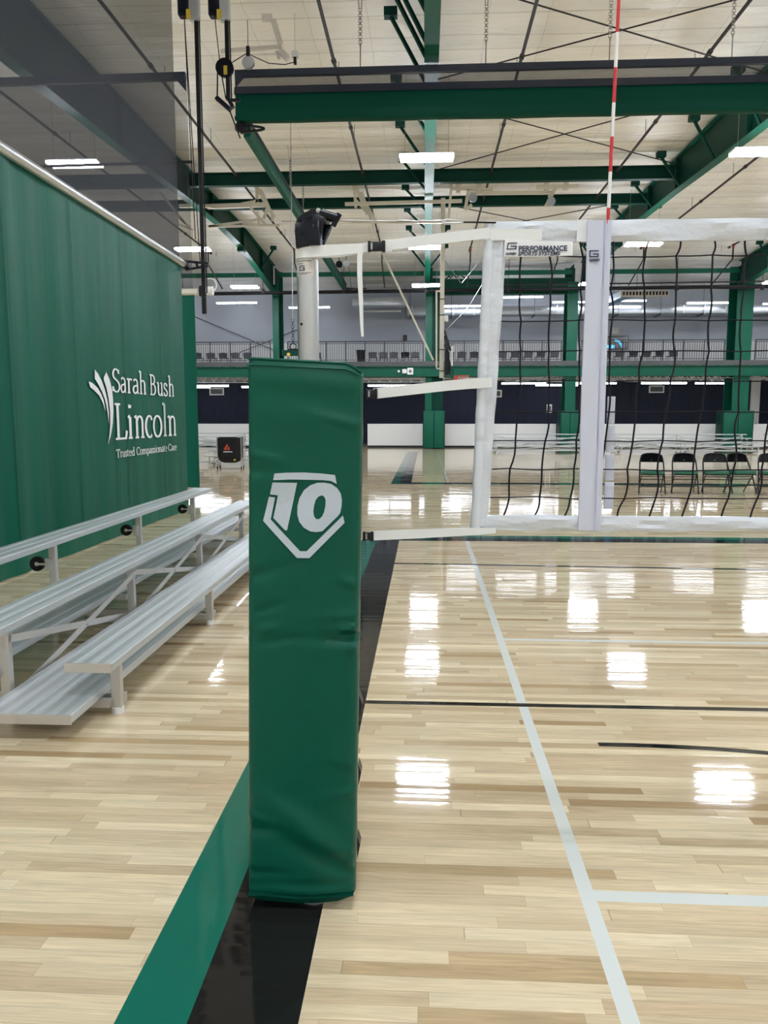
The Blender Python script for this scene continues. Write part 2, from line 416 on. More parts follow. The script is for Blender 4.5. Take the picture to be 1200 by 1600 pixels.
bm = B(); box(bm, XL, XR, 48, 48.25, 4.3, 9.3); struct('wall_back', bm, 'wallgrey')
bm = B(); box(bm, XL, XR, 47.6, 47.85, 0, 4.25)
for i in range(120):
    x = XL + .5 + i*.48; box(bm, x, x+.03, 47.585, 47.6, 0, 4.25)
struct('wall_lower_back', bm, 'navywall')
bm = B(); box(bm, XL-.25, XL, YN, YF, 0, 9.9); struct('wall_left', bm, 'wallside')
bm = B(); box(bm, XR, XR+.25, YN, YF, 0, 9.9); struct('wall_right', bm, 'wallside')
bm = B(); box(bm, XL, XR, YN-.25, YN, 0, 9.9); struct('wall_front', bm, 'wallside')

# mezzanine: slab, kerb with seating step
bm = B(); box(bm, XL, XR, 39.95, 48, 4.28, 4.45); box(bm, XL, XR, 39.93, 40.0, 4.22, 4.46)
for i in range(40): box(bm, XL+.9+i*1.45, XL+1.1+i*1.45, 39.9, 39.94, 4.20, 4.235)
struct('mezzanine_deck', bm, 'concrete')
bm = B(); box(bm, XL, XR, 39.9, 39.94, 3.69, 4.2); box(bm, XL, XR, 39.78, 40.06, 4.17, 4.2); box(bm, XL, XR, 39.78, 40.06, 3.68, 3.71)
struct('mezzanine_beam', bm, 'steel_green')
bm = B(); box(bm, 19.45, 19.98, 47.5, 47.6, 0, 4.2); struct('trim_1', bm, 'white_plain')
bm = B(); box(bm, XL, XR, 47.98, 48.0, 4.45, 6.15); struct('trim_2', bm, 'white_plain')

# ================================================================== STEEL FRAMES
PROF = [(-13.9, 8.1), (0, 8.12), (15, 8.2), (20, 8.38), (26, 8.68), (29.5, 8.8), (33, 8.74), (37, 8.33), (40.1, 8.0)]
def zb(y):
    for (a, za), (b_, zb_) in zip(PROF, PROF[1:]):
        if y <= b_: return za + (zb_-za)*(y-a)/(b_-a)
    return 8.0
def strip_beam(bm, x0, x1, f0, f1, ys_):
    "swept rectangle x0..x1, z from f0(y) to f1(y)"
    pr = None
    for y in ys_:
        r = [bm.verts.new((x0, y, f0(y))), bm.verts.new((x1, y, f0(y))), bm.verts.new((x1, y, f1(y))), bm.verts.new((x0, y, f1(y)))]
        if pr:
            for k in range(4): bm.faces.new((pr[k], pr[(k+1) % 4], r[(k+1) % 4], r[k]))
        else: bm.faces.new(r[::-1])
        pr = r
    bm.faces.new(pr)
YS = [p[0] for p in PROF]
def frame(X, label, colx, colw, deep, braces, ymin=0):
    t = thing('steel_portal', label, 'steel frame', (X, 40, 0), 0, 'main steel frames of the hall')
    ox = X; oy = 40
    def loc(bm):
        bmesh.ops.translate(bm, verts=bm.verts[:], vec=(-ox, -oy, 0)); return bm
    bm = B(); strip_beam(bm, X-.135, X+.135, zb, lambda y: zb(y)+.022, YS); link('bottom_flange', loc(bm), 'steel_green', t)
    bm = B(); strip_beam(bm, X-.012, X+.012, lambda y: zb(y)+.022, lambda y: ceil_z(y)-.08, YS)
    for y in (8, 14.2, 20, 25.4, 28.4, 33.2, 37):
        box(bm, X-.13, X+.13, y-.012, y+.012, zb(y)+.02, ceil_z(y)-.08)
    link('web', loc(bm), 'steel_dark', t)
    bm = B(); strip_beam(bm, X-.135, X+.135, lambda y: ceil_z(y)-.08, lambda y: ceil_z(y)-.055, YS); link('top_flange', loc(bm), 'steel_green', t)
    bm = B(); box(bm, X-.14, X+.14, 33.05, 33.35, zb(33.2)-.16, zb(33.2)-.01); link('splice_plate', loc(bm), 'steel_dark', t)
    # column: near flange, web, far flange
    bm = B(); x0, x1 = colx, colx+colw; xc = (x0+x1)/2
    box(bm, x0, x1, 39.98, 40.04, 0, 8.35); link('column_flange', loc(bm), 'steel_green', t)
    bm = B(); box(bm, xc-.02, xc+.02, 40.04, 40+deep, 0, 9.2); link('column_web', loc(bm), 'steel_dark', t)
    bm = B(); box(bm, x0, x1, 40+deep, 40.05+deep, 0, 9.2); link('column_flange', loc(bm), 'steel_green', t)
    for y in ([14.25, 14.85] if X == .08 else []) + [13.2+2.87*i for i in range(9)]:
        for s in braces:
            if y < ymin or (X == .08 and s == 1 and y < 32): continue
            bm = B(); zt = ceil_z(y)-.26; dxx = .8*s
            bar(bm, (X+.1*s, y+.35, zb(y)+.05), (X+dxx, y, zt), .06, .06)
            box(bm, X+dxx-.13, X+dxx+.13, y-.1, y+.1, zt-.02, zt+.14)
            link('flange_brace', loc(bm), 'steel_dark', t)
    return t
frame(-7.8, 'green steel frame left of the volleyball post, rafter seen through the grey mesh', -7.85, .32, 1.3, (1,), 35)
fc = frame(.08, 'green steel frame running overhead along the middle of the photo', 0.0, .34, .5, (-1, 1))
bm = B(); box(bm, .34, .9, 40.1, 40.5, 0, 8.6); bmesh.ops.translate(bm, verts=bm.verts[:], vec=(-.08, -40, 0)); link('column_casing', bm, 'steel_dark', fc)
frame(7.85, 'green steel frame whose rafter meets the net tape right of the antenna', 7.12, .52, 1.0, (-1, 1))
frame(15.6, 'green steel frame with the wide column behind the folding chairs at right', 15.45, .8, 1.1, (-1,))
frame(-15.6, 'green steel frame furthest left, behind the grey mesh curtain', -15.7, .4, 1.3, (1,), 30)
frame(23.4, 'green steel frame furthest right, out beyond the wide column', 23.3, .5, 1.1, (-1,))

# column pads
def col_pad(x0, x1, label):
    t = thing('column_pad', label, 'wall pad', ((x0+x1)/2, 39.9, 0), 0, 'padded column wraps')
    w = (x1-x0)/2
    for k in (-1, 1):
        bm = B(); box(bm, min(0.01*k, (w-.005)*k), max(.01*k, (w-.005)*k), -.05, .0, .05, 1.95, bev=.02)
        link('front_panel', bm, 'steel_green', t, True)
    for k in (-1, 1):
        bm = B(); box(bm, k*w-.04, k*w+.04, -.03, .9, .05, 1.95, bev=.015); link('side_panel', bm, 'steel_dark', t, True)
    return t
col_pad(-.07, .99, 'green pad around the foot of the middle column')
col_pad(6.93, 7.85, 'green pad on the column foot just left of the antenna sleeve')
col_pad(15.04, 16.5, 'green pad around the wide column behind the folding chairs')
col_pad(-8.0, -7.2, 'green pad at the foot of the left column, behind the post pad')

# cross beams under the roof
def ibeam(name, y, x0, x1, zt, h, w, label, m='steel_dark'):
    t = thing(name, label, 'beam', ((x0+x1)/2, y, zt-h)); L_ = (x1-x0)/2
    bm = B(); box(bm, -L_, L_, -.01, .01, .02, h-.02); link('web', bm, m, t)
    bm = B(); box(bm, -L_, L_, -w/2, w/2, 0, .02); link('bottom_flange', bm, m, t)
    bm = B(); box(bm, -L_, L_, -w/2, w/2, h-.02, h); link('top_flange', bm, m, t)
    return t
for xa, xb, w in ((-7.65, -.06, 'left'), (.22, 7.7, 'right')):
    ibeam('roof_beam', 25.4, xa, xb, 9.36, .40, .22, 'dark green roof beam nearer the camera, %s of the middle rafter' % w)
    ibeam('roof_beam', 28.4, xa, xb, 9.36, .34, .22, 'dark green roof beam behind the white hoop pipes, %s of the middle rafter' % w)
ibeam('roof_beam', 28.4, -15.45, -7.95, 9.36, .34, .22, 'dark green roof beam seen through the mesh, left of the left rafter')
ibeam('roof_beam', 25.4, -15.45, -7.95, 9.36, .40, .22, 'dark green roof beam through the mesh above the lamp row')
for xa, xb, w in ((-15.4, -7.9, 'left of the left column, behind the hanging curtain'), (-7.6, -.1, 'between the left column and the middle column'),
                  (.3, 7.3, 'above the deep girder behind the net'), (8.3, 15.5, 'right of the antenna, meeting the wide column'), (16, 23, 'right of the wide column')):
    bm = B(); box(bm, xa, xb, 39.95, 40.1, 8.72, 8.93)
    tag(link('eave_strut', bm, 'steel_green'), 'thin green eave strut %s' % w, 'beam')
t = thing('girder', 'deep dark green girder behind the left end of the net', 'beam', (4.1, 40.2, 7.78))
bm = B(); box(bm, -3.2, 3.2, -.1, .1, .03, .75); link('web', bm, 'steel_dark', t)
bm = B(); box(bm, -3.2, 3.2, -.15, .15, 0, .03); link('bottom_flange', bm, 'steel_green', t)
bm = B(); box(bm, -3.2, 3.2, -.15, .15, .75, .78); link('top_flange', bm, 'steel_green', t)
t = thing('column_bracket', 'dark green bracket on the left column just above the post pad', 'bracket', tuple(at(453, 556, Y=39.8)))
bm = B(); box(bm, -.42, .42, -.1, .1, 0, .28, bev=.01); link('bracket_box', bm, 'steel_dark', t)
bm = B(); disc(bm, (-.05, -.12, .06), (0, 1, 0), .09, .04); link('brass_plug', bm, 'yellow', t)
t = thing('alarm_box', 'small dark alarm device on the far wall left of the middle column', 'alarm', tuple(at(633, 528, Y=47.92)))
bm = B(); box(bm, -.12, .12, -.08, .0, -.16, .16, bev=.01); link('alarm_body', bm, 'black', t)
bm = B(); box(bm, -.05, .05, -.1, -.08, -.05, .05); link('alarm_lens', bm, 'redfit', t)
# steel angle truss bit above the girder
bm = B()
for k in range(3):
    bar(bm, (1.0+k*.01, 40.3, 8.6), (1.5, 40.3, 9.0), .05, .05); bar(bm, (1.5, 40.3, 9.0), (2.0, 40.3, 8.6), .05, .05)
for (a, b_) in ((.95, 1.25), (1.25, 1.55)): bar(bm, (a, 40.1, 8.95), (b_, 40.1, 8.6), .05, .05); bar(bm, (b_, 40.1, 8.6), (b_+.3, 40.1, 8.95), .05, .05)
tag(link('steel_bracing', bm, 'steel_dark'), 'small dark V bracing above the girder beside the middle column', 'bracing')

# roof X rods
def rod(p, q, r, label, name='brace_rod', m='pipe', cat='rod', group='thin crossed roof rods'):
    bm = B(); cyl(bm, p, q, r, n=6); return tag(link(name, bm, m), label, cat, group)
zr = 9.33
rod((.2, 14.6, zr), (7.6, 18.8, zr), .017, 'dark roof rod running down to the right, nearest crossed pair')
rod((7.6, 14.6, zr), (.2, 18.8, zr), .017, 'dark roof rod running down to the left, nearest crossed pair')
rod((.2, 19.9, zr), (7.6, 25.1, zr), .017, 'dark roof rod running down to the right, middle crossed pair')
rod((7.6, 19.2, zr), (.2, 25.4, zr), .017, 'dark roof rod running down to the left, middle crossed pair')
rod((.3, 29, zr), (7.6, 34.5, zr), .017, 'dark roof rod running down to the right, farthest crossed pair')
rod((7.6, 29, zr), (.3, 34.5, zr), .017, 'dark roof rod running down to the left, farthest crossed pair')
# rods on the far wall (shape seen on the insulation)
rod((-14.5, 47.9, 7.9), (-9, 47.9, 5.6), .02, 'thin rod slanting down to the right over the far wall', cat='rod')
rod((-7, 47.9, 7.3), (-11.5, 47.9, 5.6), .02, 'thin rod slanting down to the left over the far wall', cat='rod')

# sprinkler pipes
for X_, w in ((-10, 'seen through the mesh at far left'), (-6, 'passing left of the hanging black pole'), (-2, 'crossing above the post cap'),
              (2, 'crossing above the net label'), (5.9, 'passing behind the antenna'), (9.7, 'right of the right rafter, upper one'), (13.6, 'right of the right rafter, lower one'), (-14, 'behind the double mesh, farthest left')):
    t = thing('sprinkler_pipe', 'dark ceiling sprinkler pipe ' + w, 'pipe', (X_, 20, 9.2), 0, 'sprinkler branch pipes')
    bm = B(); cyl(bm, (0, -25, 0), (0, 16, 0), .036, n=8); link('pipe', bm, 'pipe', t)
    bm = B()
    for k in range(9): cyl(bm, (0, -14+k*3.8, 0), (0, -13.88+k*3.8, 0), .055, n=8)
    link('coupling', bm, 'pipe', t)
    bm = B()
    for k in range(9): cyl(bm, (0, -13+k*3.8, .03), (0, -13+k*3.8, .4), .007, n=5)
    link('hanger_rod', bm, 'pipe', t)
    bm = B(); cyl(bm, (0, 15.9, 0), (0, 16.06, 0), .06, n=8); cyl(bm, (0, 16, .05), (0, 16, -.12), .05, n=8); link('red_fitting', bm, 'redfit', t)
    bm = B(); cyl(bm, (0, 16, -.1), (0, 16, -.62), .035, n=6); cyl(bm, (0, 16, -.6), (0, 18.4, -1.3), .03, n=6); link('drop_pipe', bm, 'pipe', t)
t = thing('cross_main_pipe', 'long black water main pipe running across in front of the far columns', 'pipe', (2, 38.5, 7.75))
bm = B(); cyl(bm, (-24, 0, -.12), (26, 0, .12), .085, n=10); link('pipe', bm, 'blackpipe', t)
for x in range(-22, 26, 4):
    bm = B(); cyl(bm, (x, 0, 0), (x, 0, 1.45), .012, n=5); box(bm, x-.06, x+.06, -.1, .1, -.1, .14); link('hanger', bm, 'pipe', t)
bm = B(); cyl(bm, (0, .3, .25), (24, .3, .4), .035, n=6)
t2 = link('conduit', bm, 'pipe', t)

# ducts
t = thing('air_duct', 'shiny galvanised duct running along the far upper wall', 'duct', (9, 46.6, 7.55))
bm = B(); box(bm, -10.1, 16, -.5, .5, 0, .5, bev=.04); link('duct_body', bm, 'galv', t, True)
for k in range(21):
    bm = B(); box(bm, -9.8+k*1.2, -9.76+k*1.2, -.53, .53, -.02, .53); link('flange_seam', bm, 'galv', t)
for k in range(11):
    bm = B(); bar(bm, (-9.9+k*2.4, -.6, -.05), (-9.9+k*2.4, .6, -.05), .05, .05); cyl(bm, (-9.9+k*2.4, -.56, -.05), (-9.9+k*2.4, -.56, 1.7), .012, n=5); link('trapeze_hanger', bm, 'pipe', t)
t = thing('air_duct', 'slanting galvanised branch duct with a slotted grille right of the sleeve', 'duct', (9.8, 43.5, 7.9))
bm = B(); bar(bm, (-.3, 2.4, -.1), (1.0, -1.5, .25), .55, .35); link('duct_body', bm, 'galv', t)
bm = B(); box(bm, .4, 2.9, -1.6, -1.5, -.02, .28); link('grille', bm, 'offwhite', t)
bm = B()
for k in range(14): box(bm, .5+k*.17, .6+k*.17, -1.62, -1.6, .06, .24)
link('slots', bm, 'black', t)
for x in (.3, 1.5):
    bm = B(); cyl(bm, (x, -.5, .3), (x, -.5, 1.42), .012, n=5); link('hanger_rod', bm, 'pipe', t)
t = thing('air_duct', 'short pale box duct hanging beyond the left end of the net', 'duct', (-4.2, 45.5, 7.65))
bm = B(); box(bm, 0, 3.2, -.6, .6, .3, .8, bev=.04); link('duct_body', bm, 'galv', t, True)
bm = B(); box(bm, .6, 2.8, -.9, -.7, -.1, 0); link('bottom_rail', bm, 'cable', t)
# ceiling unit heater box hung at left of centre
t = thing('hanging_strut', 'dark hanging trapeze bracket beyond the end of the rolled curtain', 'bracket', (-4.0, 38, 7.6))
bm = B(); bar(bm, (0, 0, .15), (1.15, 0, .18), .06, .06); link('cross_bar', bm, 'pipe', t)
bm = B(); cyl(bm, (.85, 0, 0), (.85, 0, 1.92), .035, n=6); cyl(bm, (1.1, 0, .15), (.9, 0, .9), .012, n=5); link('drop_rod', bm, 'pipe', t)

# ================================================================== LAMPS
def high_bay():
    t = thing('high_bay_light', 'x', 'ceiling light', (0, 0, 7.55), 0, 'high bay lights hung from the roof')
    bm = B(); box(bm, -.63, .63, -.185, .185, .012, .07, bev=.012); link('housing', bm, 'white_plain', t)
    for s in (-1, 1):
        bm = B(); box(bm, -.61, .61, s*.135-.075, s*.135+.075, -.03, .03, bev=.02); link('lamp_strip', bm, 'lamp', t, True)
    for s in (-1, 1):
        bm = B(); cyl(bm, (s*.5, 0, .07), (s*.5, 0, 1.83), .005, n=5); link('suspension_wire', bm, 'cable', t)
    return t
ROWS = [(-8.5, 'behind the camera'), (.5, 'overhead'), (9.6, 'nearer overhead'), (18.6, 'nearest visible'), (27.9, 'second visible'), (35.9, 'far')]
COLS = [(-16.4, 'leftmost column'), (-8.3, 'column left of the mesh edge'), (0.0, 'column under the middle rafter'), (7.5, 'column right of the antenna'), (15.6, 'column beyond the right rafter'), (23.6, 'outermost right column')]
first = None
names = {(-8.3, 18.6): 'high bay light glowing through the grey mesh at upper left',
         (0.0, 18.6): 'largest high bay light, under the middle rafter and the rolled curtain',
         (7.5, 18.6): 'high bay light at the right edge near the right rafter',
         (-8.3, 27.9): 'high bay light behind the hanging black pole, at the mesh edge',
         (0.0, 27.9): 'high bay light just above the net strap, beside the white hoop mast',
         (7.5, 27.9): 'high bay light hidden behind the net tape right of the sleeve',
         (-8.3, 35.9): 'high bay light in front of the left column haunch',
         (0.0, 35.9): 'high bay light below the net strap, against the middle column',
         (7.5, 35.9): 'high bay light just right of the antenna sleeve top'}
for X_, cn in COLS:
    for Y_, rn in ROWS:
        lb = names.get((X_, Y_), 'high bay light, %s row, %s' % (rn, cn))
        if first is None: first = high_bay(); first.location = (X_, Y_, 7.55); first['label'] = lb
        elif (X_, Y_) == (0.0, 27.9): dup(first, (-.02, 28.95, 7.75), None, lb)
        else: dup(first, (X_, Y_, 7.55), None, lb)
def strip_light(z, wl=.9):
    t = thing('strip_light', 'x', 'ceiling light', (0, 0, z), 0, 'long strip lights by the mezzanine')
    bm = B(); box(bm, -1.22, 1.22, -.05, .05, .03, .09); link('housing', bm, 'white_plain', t)
    for s in (-1, 1):
        bm = B(); box(bm, .03 if s > 0 else -1.2, 1.2 if s > 0 else -.03, -.06, .06, -.04, .03, bev=.015); link('lamp_strip', bm, 'lamp_low', t, True)
    for s in (-1, 1):
        bm = B(); cyl(bm, (s*.9, 0, .08), (s*.9, 0, wl), .006, n=5); link('suspension_wire', bm, 'cable', t)
    return t
sl = None
UL = [(-1.96, 43, 'left of the middle column'), (.9, 43.5, 'partly behind the middle column'), (5.4, 43, 'behind the net, left of the right column'),
      (9.2, 43, 'just right of the antenna sleeve'), (12.95, 43, 'above the two nearest folding chairs'), (15.9, 43.2, 'left of the wide column'), (19.5, 42.4, 'right of the wide column'),
      (-12.2, 43, 'right of the hanging curtain edge, longest'), (-9.4, 44.5, 'beside the left edge of the post pad'), (-6.2, 43, 'hidden behind the post pad'), (-13.8, 45, 'highest at the hanging curtain edge'), (2.7, 45.5, 'behind the hoop rim'), (7.6, 45.5, 'behind the right column')]
for X_, Y_, w in UL:
    lb = 'strip light under the mezzanine ' + w
    if sl is None: sl = strip_light(3.36); sl.location = (X_, Y_, 3.36); sl['label'] = lb
    else: dup(sl, (X_, Y_, 3.36 if X_ < 3 else 3.46), None, lb)
HL = [(-11.2, 46.2, 8.35, 'the pair left of the left column'), (-15.2, 46.2, 8.25, 'at the hanging curtain edge'), (-6.8, 45.8, 8.0, 'crossing behind the metal post'), (1.9, 45, 7.9, 'right of the white hoop mast'),
      (5.6, 46.2, 8.55, 'between the hoop mast and the net side band'), (8.4, 45.2, 8.1, 'left of the right column'), (11.3, 45.5, 8.2, 'right of the antenna sleeve'), (15.9, 45.2, 8.0, 'left of the wide column, before the duct'), (20, 45, 7.9, 'right of the wide column')]
for X_, Y_, Z_, w in HL: h_ = strip_light(Z_, 9.24-Z_); h_.location = (X_, Y_, Z_); h_['label'] = 'strip light on the far upper level ' + w

# ================================================================== MEZZANINE RAILING, CHAIRS, JOISTS
def railing(x0, x1, label):
    t = thing('railing', label, 'railing', (x0, 40.1, 4.45), 0, 'black mezzanine railings'); L_ = x1-x0
    bm = B(); bar(bm, (0, 0, 1.03), (L_, 0, 1.03), .045, .045); link('top_rail', bm, 'railing', t)
    bm = B(); bar(bm, (0, 0, .93), (L_, 0, .93), .03, .03); link('upper_rail', bm, 'railing', t)
    bm = B(); bar(bm, (0, 0, .09), (L_, 0, .09), .03, .03); link('bottom_rail', bm, 'railing', t)
    n = max(2, round(L_/1.07))
    for i in range(n+1):
        bm = B(); x = L_*i/n; bar(bm, (x, 0, 0), (x, 0, 1.03), .045, .045); link('post', bm, 'railing', t)
    bm = B(); k = round(L_/.119)
    for i in range(k): x = L_*(i+.5)/k; bar(bm, (x, 0, .09), (x, 0, .93), .02, .02)
    link('baluster_infill', bm, 'railing', t)
railing(-15.4, -8.0, 'black mezzanine railing left of the left column')
railing(-7.1, -.1, 'black mezzanine railing between the left column and the middle column')
railing(1.0, 6.9, 'black mezzanine railing behind the hoop, between middle and right columns')
railing(7.9, 15.0, 'black mezzanine railing right of the antenna sleeve')
railing(16.5, 23.2, 'black mezzanine railing right of the wide column')

def spectator_chair():
    t = thing('stadium_seat', 'x', 'chair', (0, 0, 4.45), 0, 'grey seats on the mezzanine')
    bm = B(); pr = None
    for i in range(9):
        a = (i/8-.5); x = a*.46; y = -.02+.1*(a*a*4)*.4
        r = [bm.verts.new((x*.9, -y, .30)), bm.verts.new((x*1.04, -y-.03, .56-.04*abs(a)*2)), ]
        if pr: bm.faces.new((pr[0], r[0], r[1], pr[1]))
        pr = r
    bmesh.ops.solidify(bm, geom=bm.faces[:], thickness=.03); link('backrest', bm, 'chairgrey', t, True)
    bm = B(); box(bm, -.23, .23, -.02, .42, .26, .30, bev=.015); link('seat', bm, 'chairgrey', t)
    for sx in (-1, 1):
        for y in (.03, .38):
            bm = B(); cyl(bm, (sx*.2, y, 0), (sx*.19, y, .28), .012, n=6); link('leg', bm, 'railing', t)
    return t
sc = None
seats = [(-12.2+.66*i, 'number %d from the left in the far left bay' % (i+1)) for i in range(5)]
OR_ = ['leftmost', 'second', 'third', 'fourth', 'fifth', 'sixth', 'seventh', 'eighth']
bays = [([-12.0+.66*i for i in range(5)], 'beside the hanging curtain, left of the post pad'),
        ([-6.3+.62*i for i in range(2)] , 'just right of the metal post'),
        ([-2.75+.56*i for i in range(5)], 'left of the middle column'),
        ([1.25+.64*i for i in range(3)], 'just right of the hoop mast'),
        ([4.0+.66*i for i in range(5)], 'behind the first squares of the net'),
        ([8.6+.68*i for i in range(7)], 'right of the antenna sleeve')]
for xs_, w in bays:
    for i, x in enumerate(xs_):
        lb = '%s grey mezzanine seat %s' % (OR_[i] if i == 0 else OR_[i] + ' from left', w)
        p = (x + random.uniform(-.03, .03), 40.75, 4.45)
        if sc is None: sc = spectator_chair(); sc.location = p; sc['label'] = lb
        else: dup(sc, p, random.uniform(-.06, .06), lb)
t = thing('trash_bin', 'black waste bin on the mezzanine just right of the metal post', 'bin', (-3.35, 40.6, 4.45))
bm = B(); cyl(bm, (0, 0, 0), (0, 0, .62), .19, .25, n=20, caps=True); link('bin_body', bm, 'black', t, True)
bm = B(); ring(bm, (0, 0, .62), (0, 0, 1), .25, .02); link('bin_rim', bm, 'black', t, True)
# television, clock, vents
t = thing('television', 'black wall television showing blue graphics, right of the antenna sleeve', 'television', (11.35, 47.3, 5.65))
bm = B(); box(bm, -.72, .72, 0, .06, 0, .78, bev=.01); link('casing', bm, 'black', t)
bm = B(); box(bm, -.69, .69, -.006, 0, .03, .75); link('screen', bm, 'screen', t)
bm = B()
box(bm, -.62, -.1, -.01, -.006, .05, .25)
for k in range(9):
    a0 = .1+k*.15; pts = [(-.15+.55*math.cos(a0), -.006, .05+.55*math.sin(a0)), (-.15+.55*math.cos(a0+.15), -.006, .05+.55*math.sin(a0+.15)), (-.15+.42*math.cos(a0+.15), -.006, .05+.42*math.sin(a0+.15)), (-.15+.42*math.cos(a0), -.006, .05+.42*math.sin(a0))]
    prism(bm, pts, (0, -.004, 0))
link('screen_graphic', bm, 'blue_glow', t)
bm = B(); cyl(bm, (.0, .05, .4), (.0, .68, .4), .04, n=6); link('wall_arm', bm, 'black', t)
t = thing('wall_clock', 'small square clock on the far wall above the television', 'clock', (11.4, 47.9, 6.78))
bm = B(); box(bm, -.22, .22, -.06, 0, -.2, .2, bev=.01); link('case', bm, 'offwhite', t)
bm = B(); disc(bm, (0, -.065, 0), (0, 1, 0), .14, .01); link('dial', bm, 'wallside', t)
bm = B(); box(bm, -.008, .008, -.08, -.07, 0, .11); box(bm, 0, .08, -.08, -.07, -.008, .008); link('hand', bm, 'black', t)
for x, z, w in ((-12.9, 3.2, 'framed vent on the navy wall beside the hanging curtain'), (4.2, 3.05, 'framed vent on the navy wall right of the net side band'), (13.9, 3.3, 'framed vent on the navy wall above the folding chairs')):
    t = thing('wall_vent', w, 'vent', (x, 47.58, z), 0, 'framed vents on the navy wall')
    bm = B(); box(bm, -.45, .45, -.05, 0, -.22, .22); link('frame', bm, 'wallside', t)
    bm = B(); box(bm, -.37, .37, -.06, -.05, -.15, .15); link('grille', bm, 'concrete', t)
t = thing('notice_board', 'small pale sign low on the navy wall left of the antenna sleeve', 'sign', (7.6, 47.585, 1.95))
bm = B(); box(bm, -.22, .1, -.03, 0, -.05, .45); link('board', bm, 'wallside', t)
bm = B(); box(bm, -.16, .04, -.04, -.03, .05, .35); link('panel', bm, 'concrete', t)
# boxes on the fascia left of the middle column
P_ = at(623, 581, Y=39.8)
for (px, nm, lb, cat) in ((623, 'round_button', 'small round white device on the green beam, left of the pair', 'device'), (632, 'junction_box', 'rounded white box on the green beam left of the speaker', 'box'), (641, 'wall_speaker', 'square white speaker on the green beam left of the middle column', 'speaker')):
    p = at(px, 580, Y=39.78)
    t = thing(nm, lb, cat, (p.x, 39.86, p.z))
    if nm == 'round_button':
        bm = B(); disc(bm, (0, -.03, 0), (0, 1, 0), .06, .06); link('body', bm, 'white_plain', t, True)
    elif nm == 'junction_box':
        bm = B(); box(bm, -.12, .12, -.1, 0, -.11, .11, bev=.03); link('body', bm, 'white_plain', t, True)
    else:
        bm = B(); box(bm, -.15, .15, -.08, 0, -.17, .17, bev=.01); link('body', bm, 'white_plain', t)
        bm = B(); disc(bm, (0, -.085, 0), (0, 1, 0), .08, .01); link('cone', bm, 'chairgrey', t)
# open web joists under the deck
for j, (y, w) in enumerate(((40.6, 'front'), (42.2, 'middle'), (44.4, 'rear'))):
    t = thing('steel_joist', 'grey open web joist under the mezzanine, %s one' % w, 'joist', (2, y, 3.62), 0, 'open web joists under the mezzanine')
    bm = B(); bar(bm, (-28, 0, .46), (28, 0, .46), .08, .05); link('top_chord', bm, 'joist', t)
    bm = B(); bar(bm, (-28, 0, 0), (28, 0, 0), .08, .05); link('bottom_chord', bm, 'joist', t)
    bm = B(); x = -28.
    while x < 28: bar(bm, (x, 0, 0), (x+.3, 0, .46), .03, .03); bar(bm, (x+.3, 0, .46), (x+.6, 0, 0), .03, .03); x += .6
    link('web_bars', bm, 'joist', t)
t = thing('deck_pan', 'ribbed grey underside panels below the mezzanine', 'panel', (2, 43.8, 4.1))
bm = B()
for k in range(90): box(bm, -28+k*.62, -28+k*.62+.3, -3.6, 3.6, .06, .17)
link('rib', bm, 'joist', t)['kind'] = 'stuff'
bm = B()
for k, (x, z) in enumerate([(-13, 3.7), (0, 3.62), (12, 3.72)]): cyl(bm, (x-2-7, 40.35, z), (x-2+6, 40.35, z+.03), .05, n=8)
bmesh.ops.translate(bm, verts=bm.verts[:], vec=(0, -43.8, -4.1)); link('conduit', bm, 'galv', t)

# white low divider panels
def panel(x0, x1, label):
    t = thing('low_divider_wall', label, 'divider', ((x0+x1)/2, 41.7, 0), 0, 'white low divider walls'); w = (x1-x0)/2
    bm = B(); box(bm, -w, w, 0, .08, .1, 1.27, bev=.01); link('board', bm, 'whitepanel', t)
    bm = B(); box(bm, -w, w, .01, .07, 0, .1); link('base', bm, 'black', t)
    bm = B()
    for k in range(int(w*2/1.3)): box(bm, -w+.5+k*1.3, -w+.56+k*1.3, .0, .07, 1.27, 1.31)
    link('clip', bm, 'rubber', t)
panel(-15.5, -8.1, 'white low divider wall behind the ball cart'); panel(-3.1, -.1, 'white low divider wall between post pad and middle column')
panel(1.05, 7.0, 'white low divider wall right of the middle column'); panel(7.9, 15.4, 'white low divider wall behind the folding chairs')
panel(16.9, 24, 'white low divider wall right of the wide column')

# ================================================================== CURTAINS
def fold(y, z):
    a = .020*math.sin(y*5.2+.4*math.sin(y*1.3)) + .012*math.sin(y*11.7+1) + .012*math.sin(y*2.1)
    k = .25 + .75*smoothstep((9.0-y)/1.5) if y < 9.2 else .25
    return a*k*(1-.35*(z/4.2))
def curtain_sheet(bm, axis, c, a0, a1, z0, z1, n, nz, amp=1., mi=0):
    g_ = []
    for i in range(n+1):
        u = a0+(a1-a0)*i/n; r = []
        for j in range(nz+1):
            z = z0+(z1-z0)*j/nz; d = fold(u, z)*amp
            r.append(bm.verts.new((c+d, u, z) if axis == 'y' else (u, c+d, z)))
        g_.append(r)
    for p, q in zip(g_, g_[1:]):
        for j in range(nz): bm.faces.new((p[j], q[j], q[j+1], p[j+1])).material_index = mi
def solid(bm, t): bmesh.ops.solidify(bm, geom=bm.faces[:], thickness=t)
CX, CY1 = -4.12, 13.15
t = thing('divider_curtain', 'big green divider curtain with white lettering, lowered beside the bleachers', 'curtain', (CX, 8, 0))
bm = B(); curtain_sheet(bm, 'y', 0, -4.5, CY1-8, .28, 4.15, 360, 8)
for v in bm.verts: v.co.x = fold(v.co.y+8, v.co.z)
link('vinyl_sheet', bm, 'curtain', t, True)
bm = B(); curtain_sheet(bm, 'y', 0, -4.5, CY1-8, .03, .28, 360, 1)
for v in bm.verts: v.co.x = .006+fold(v.co.y+8, v.co.z)
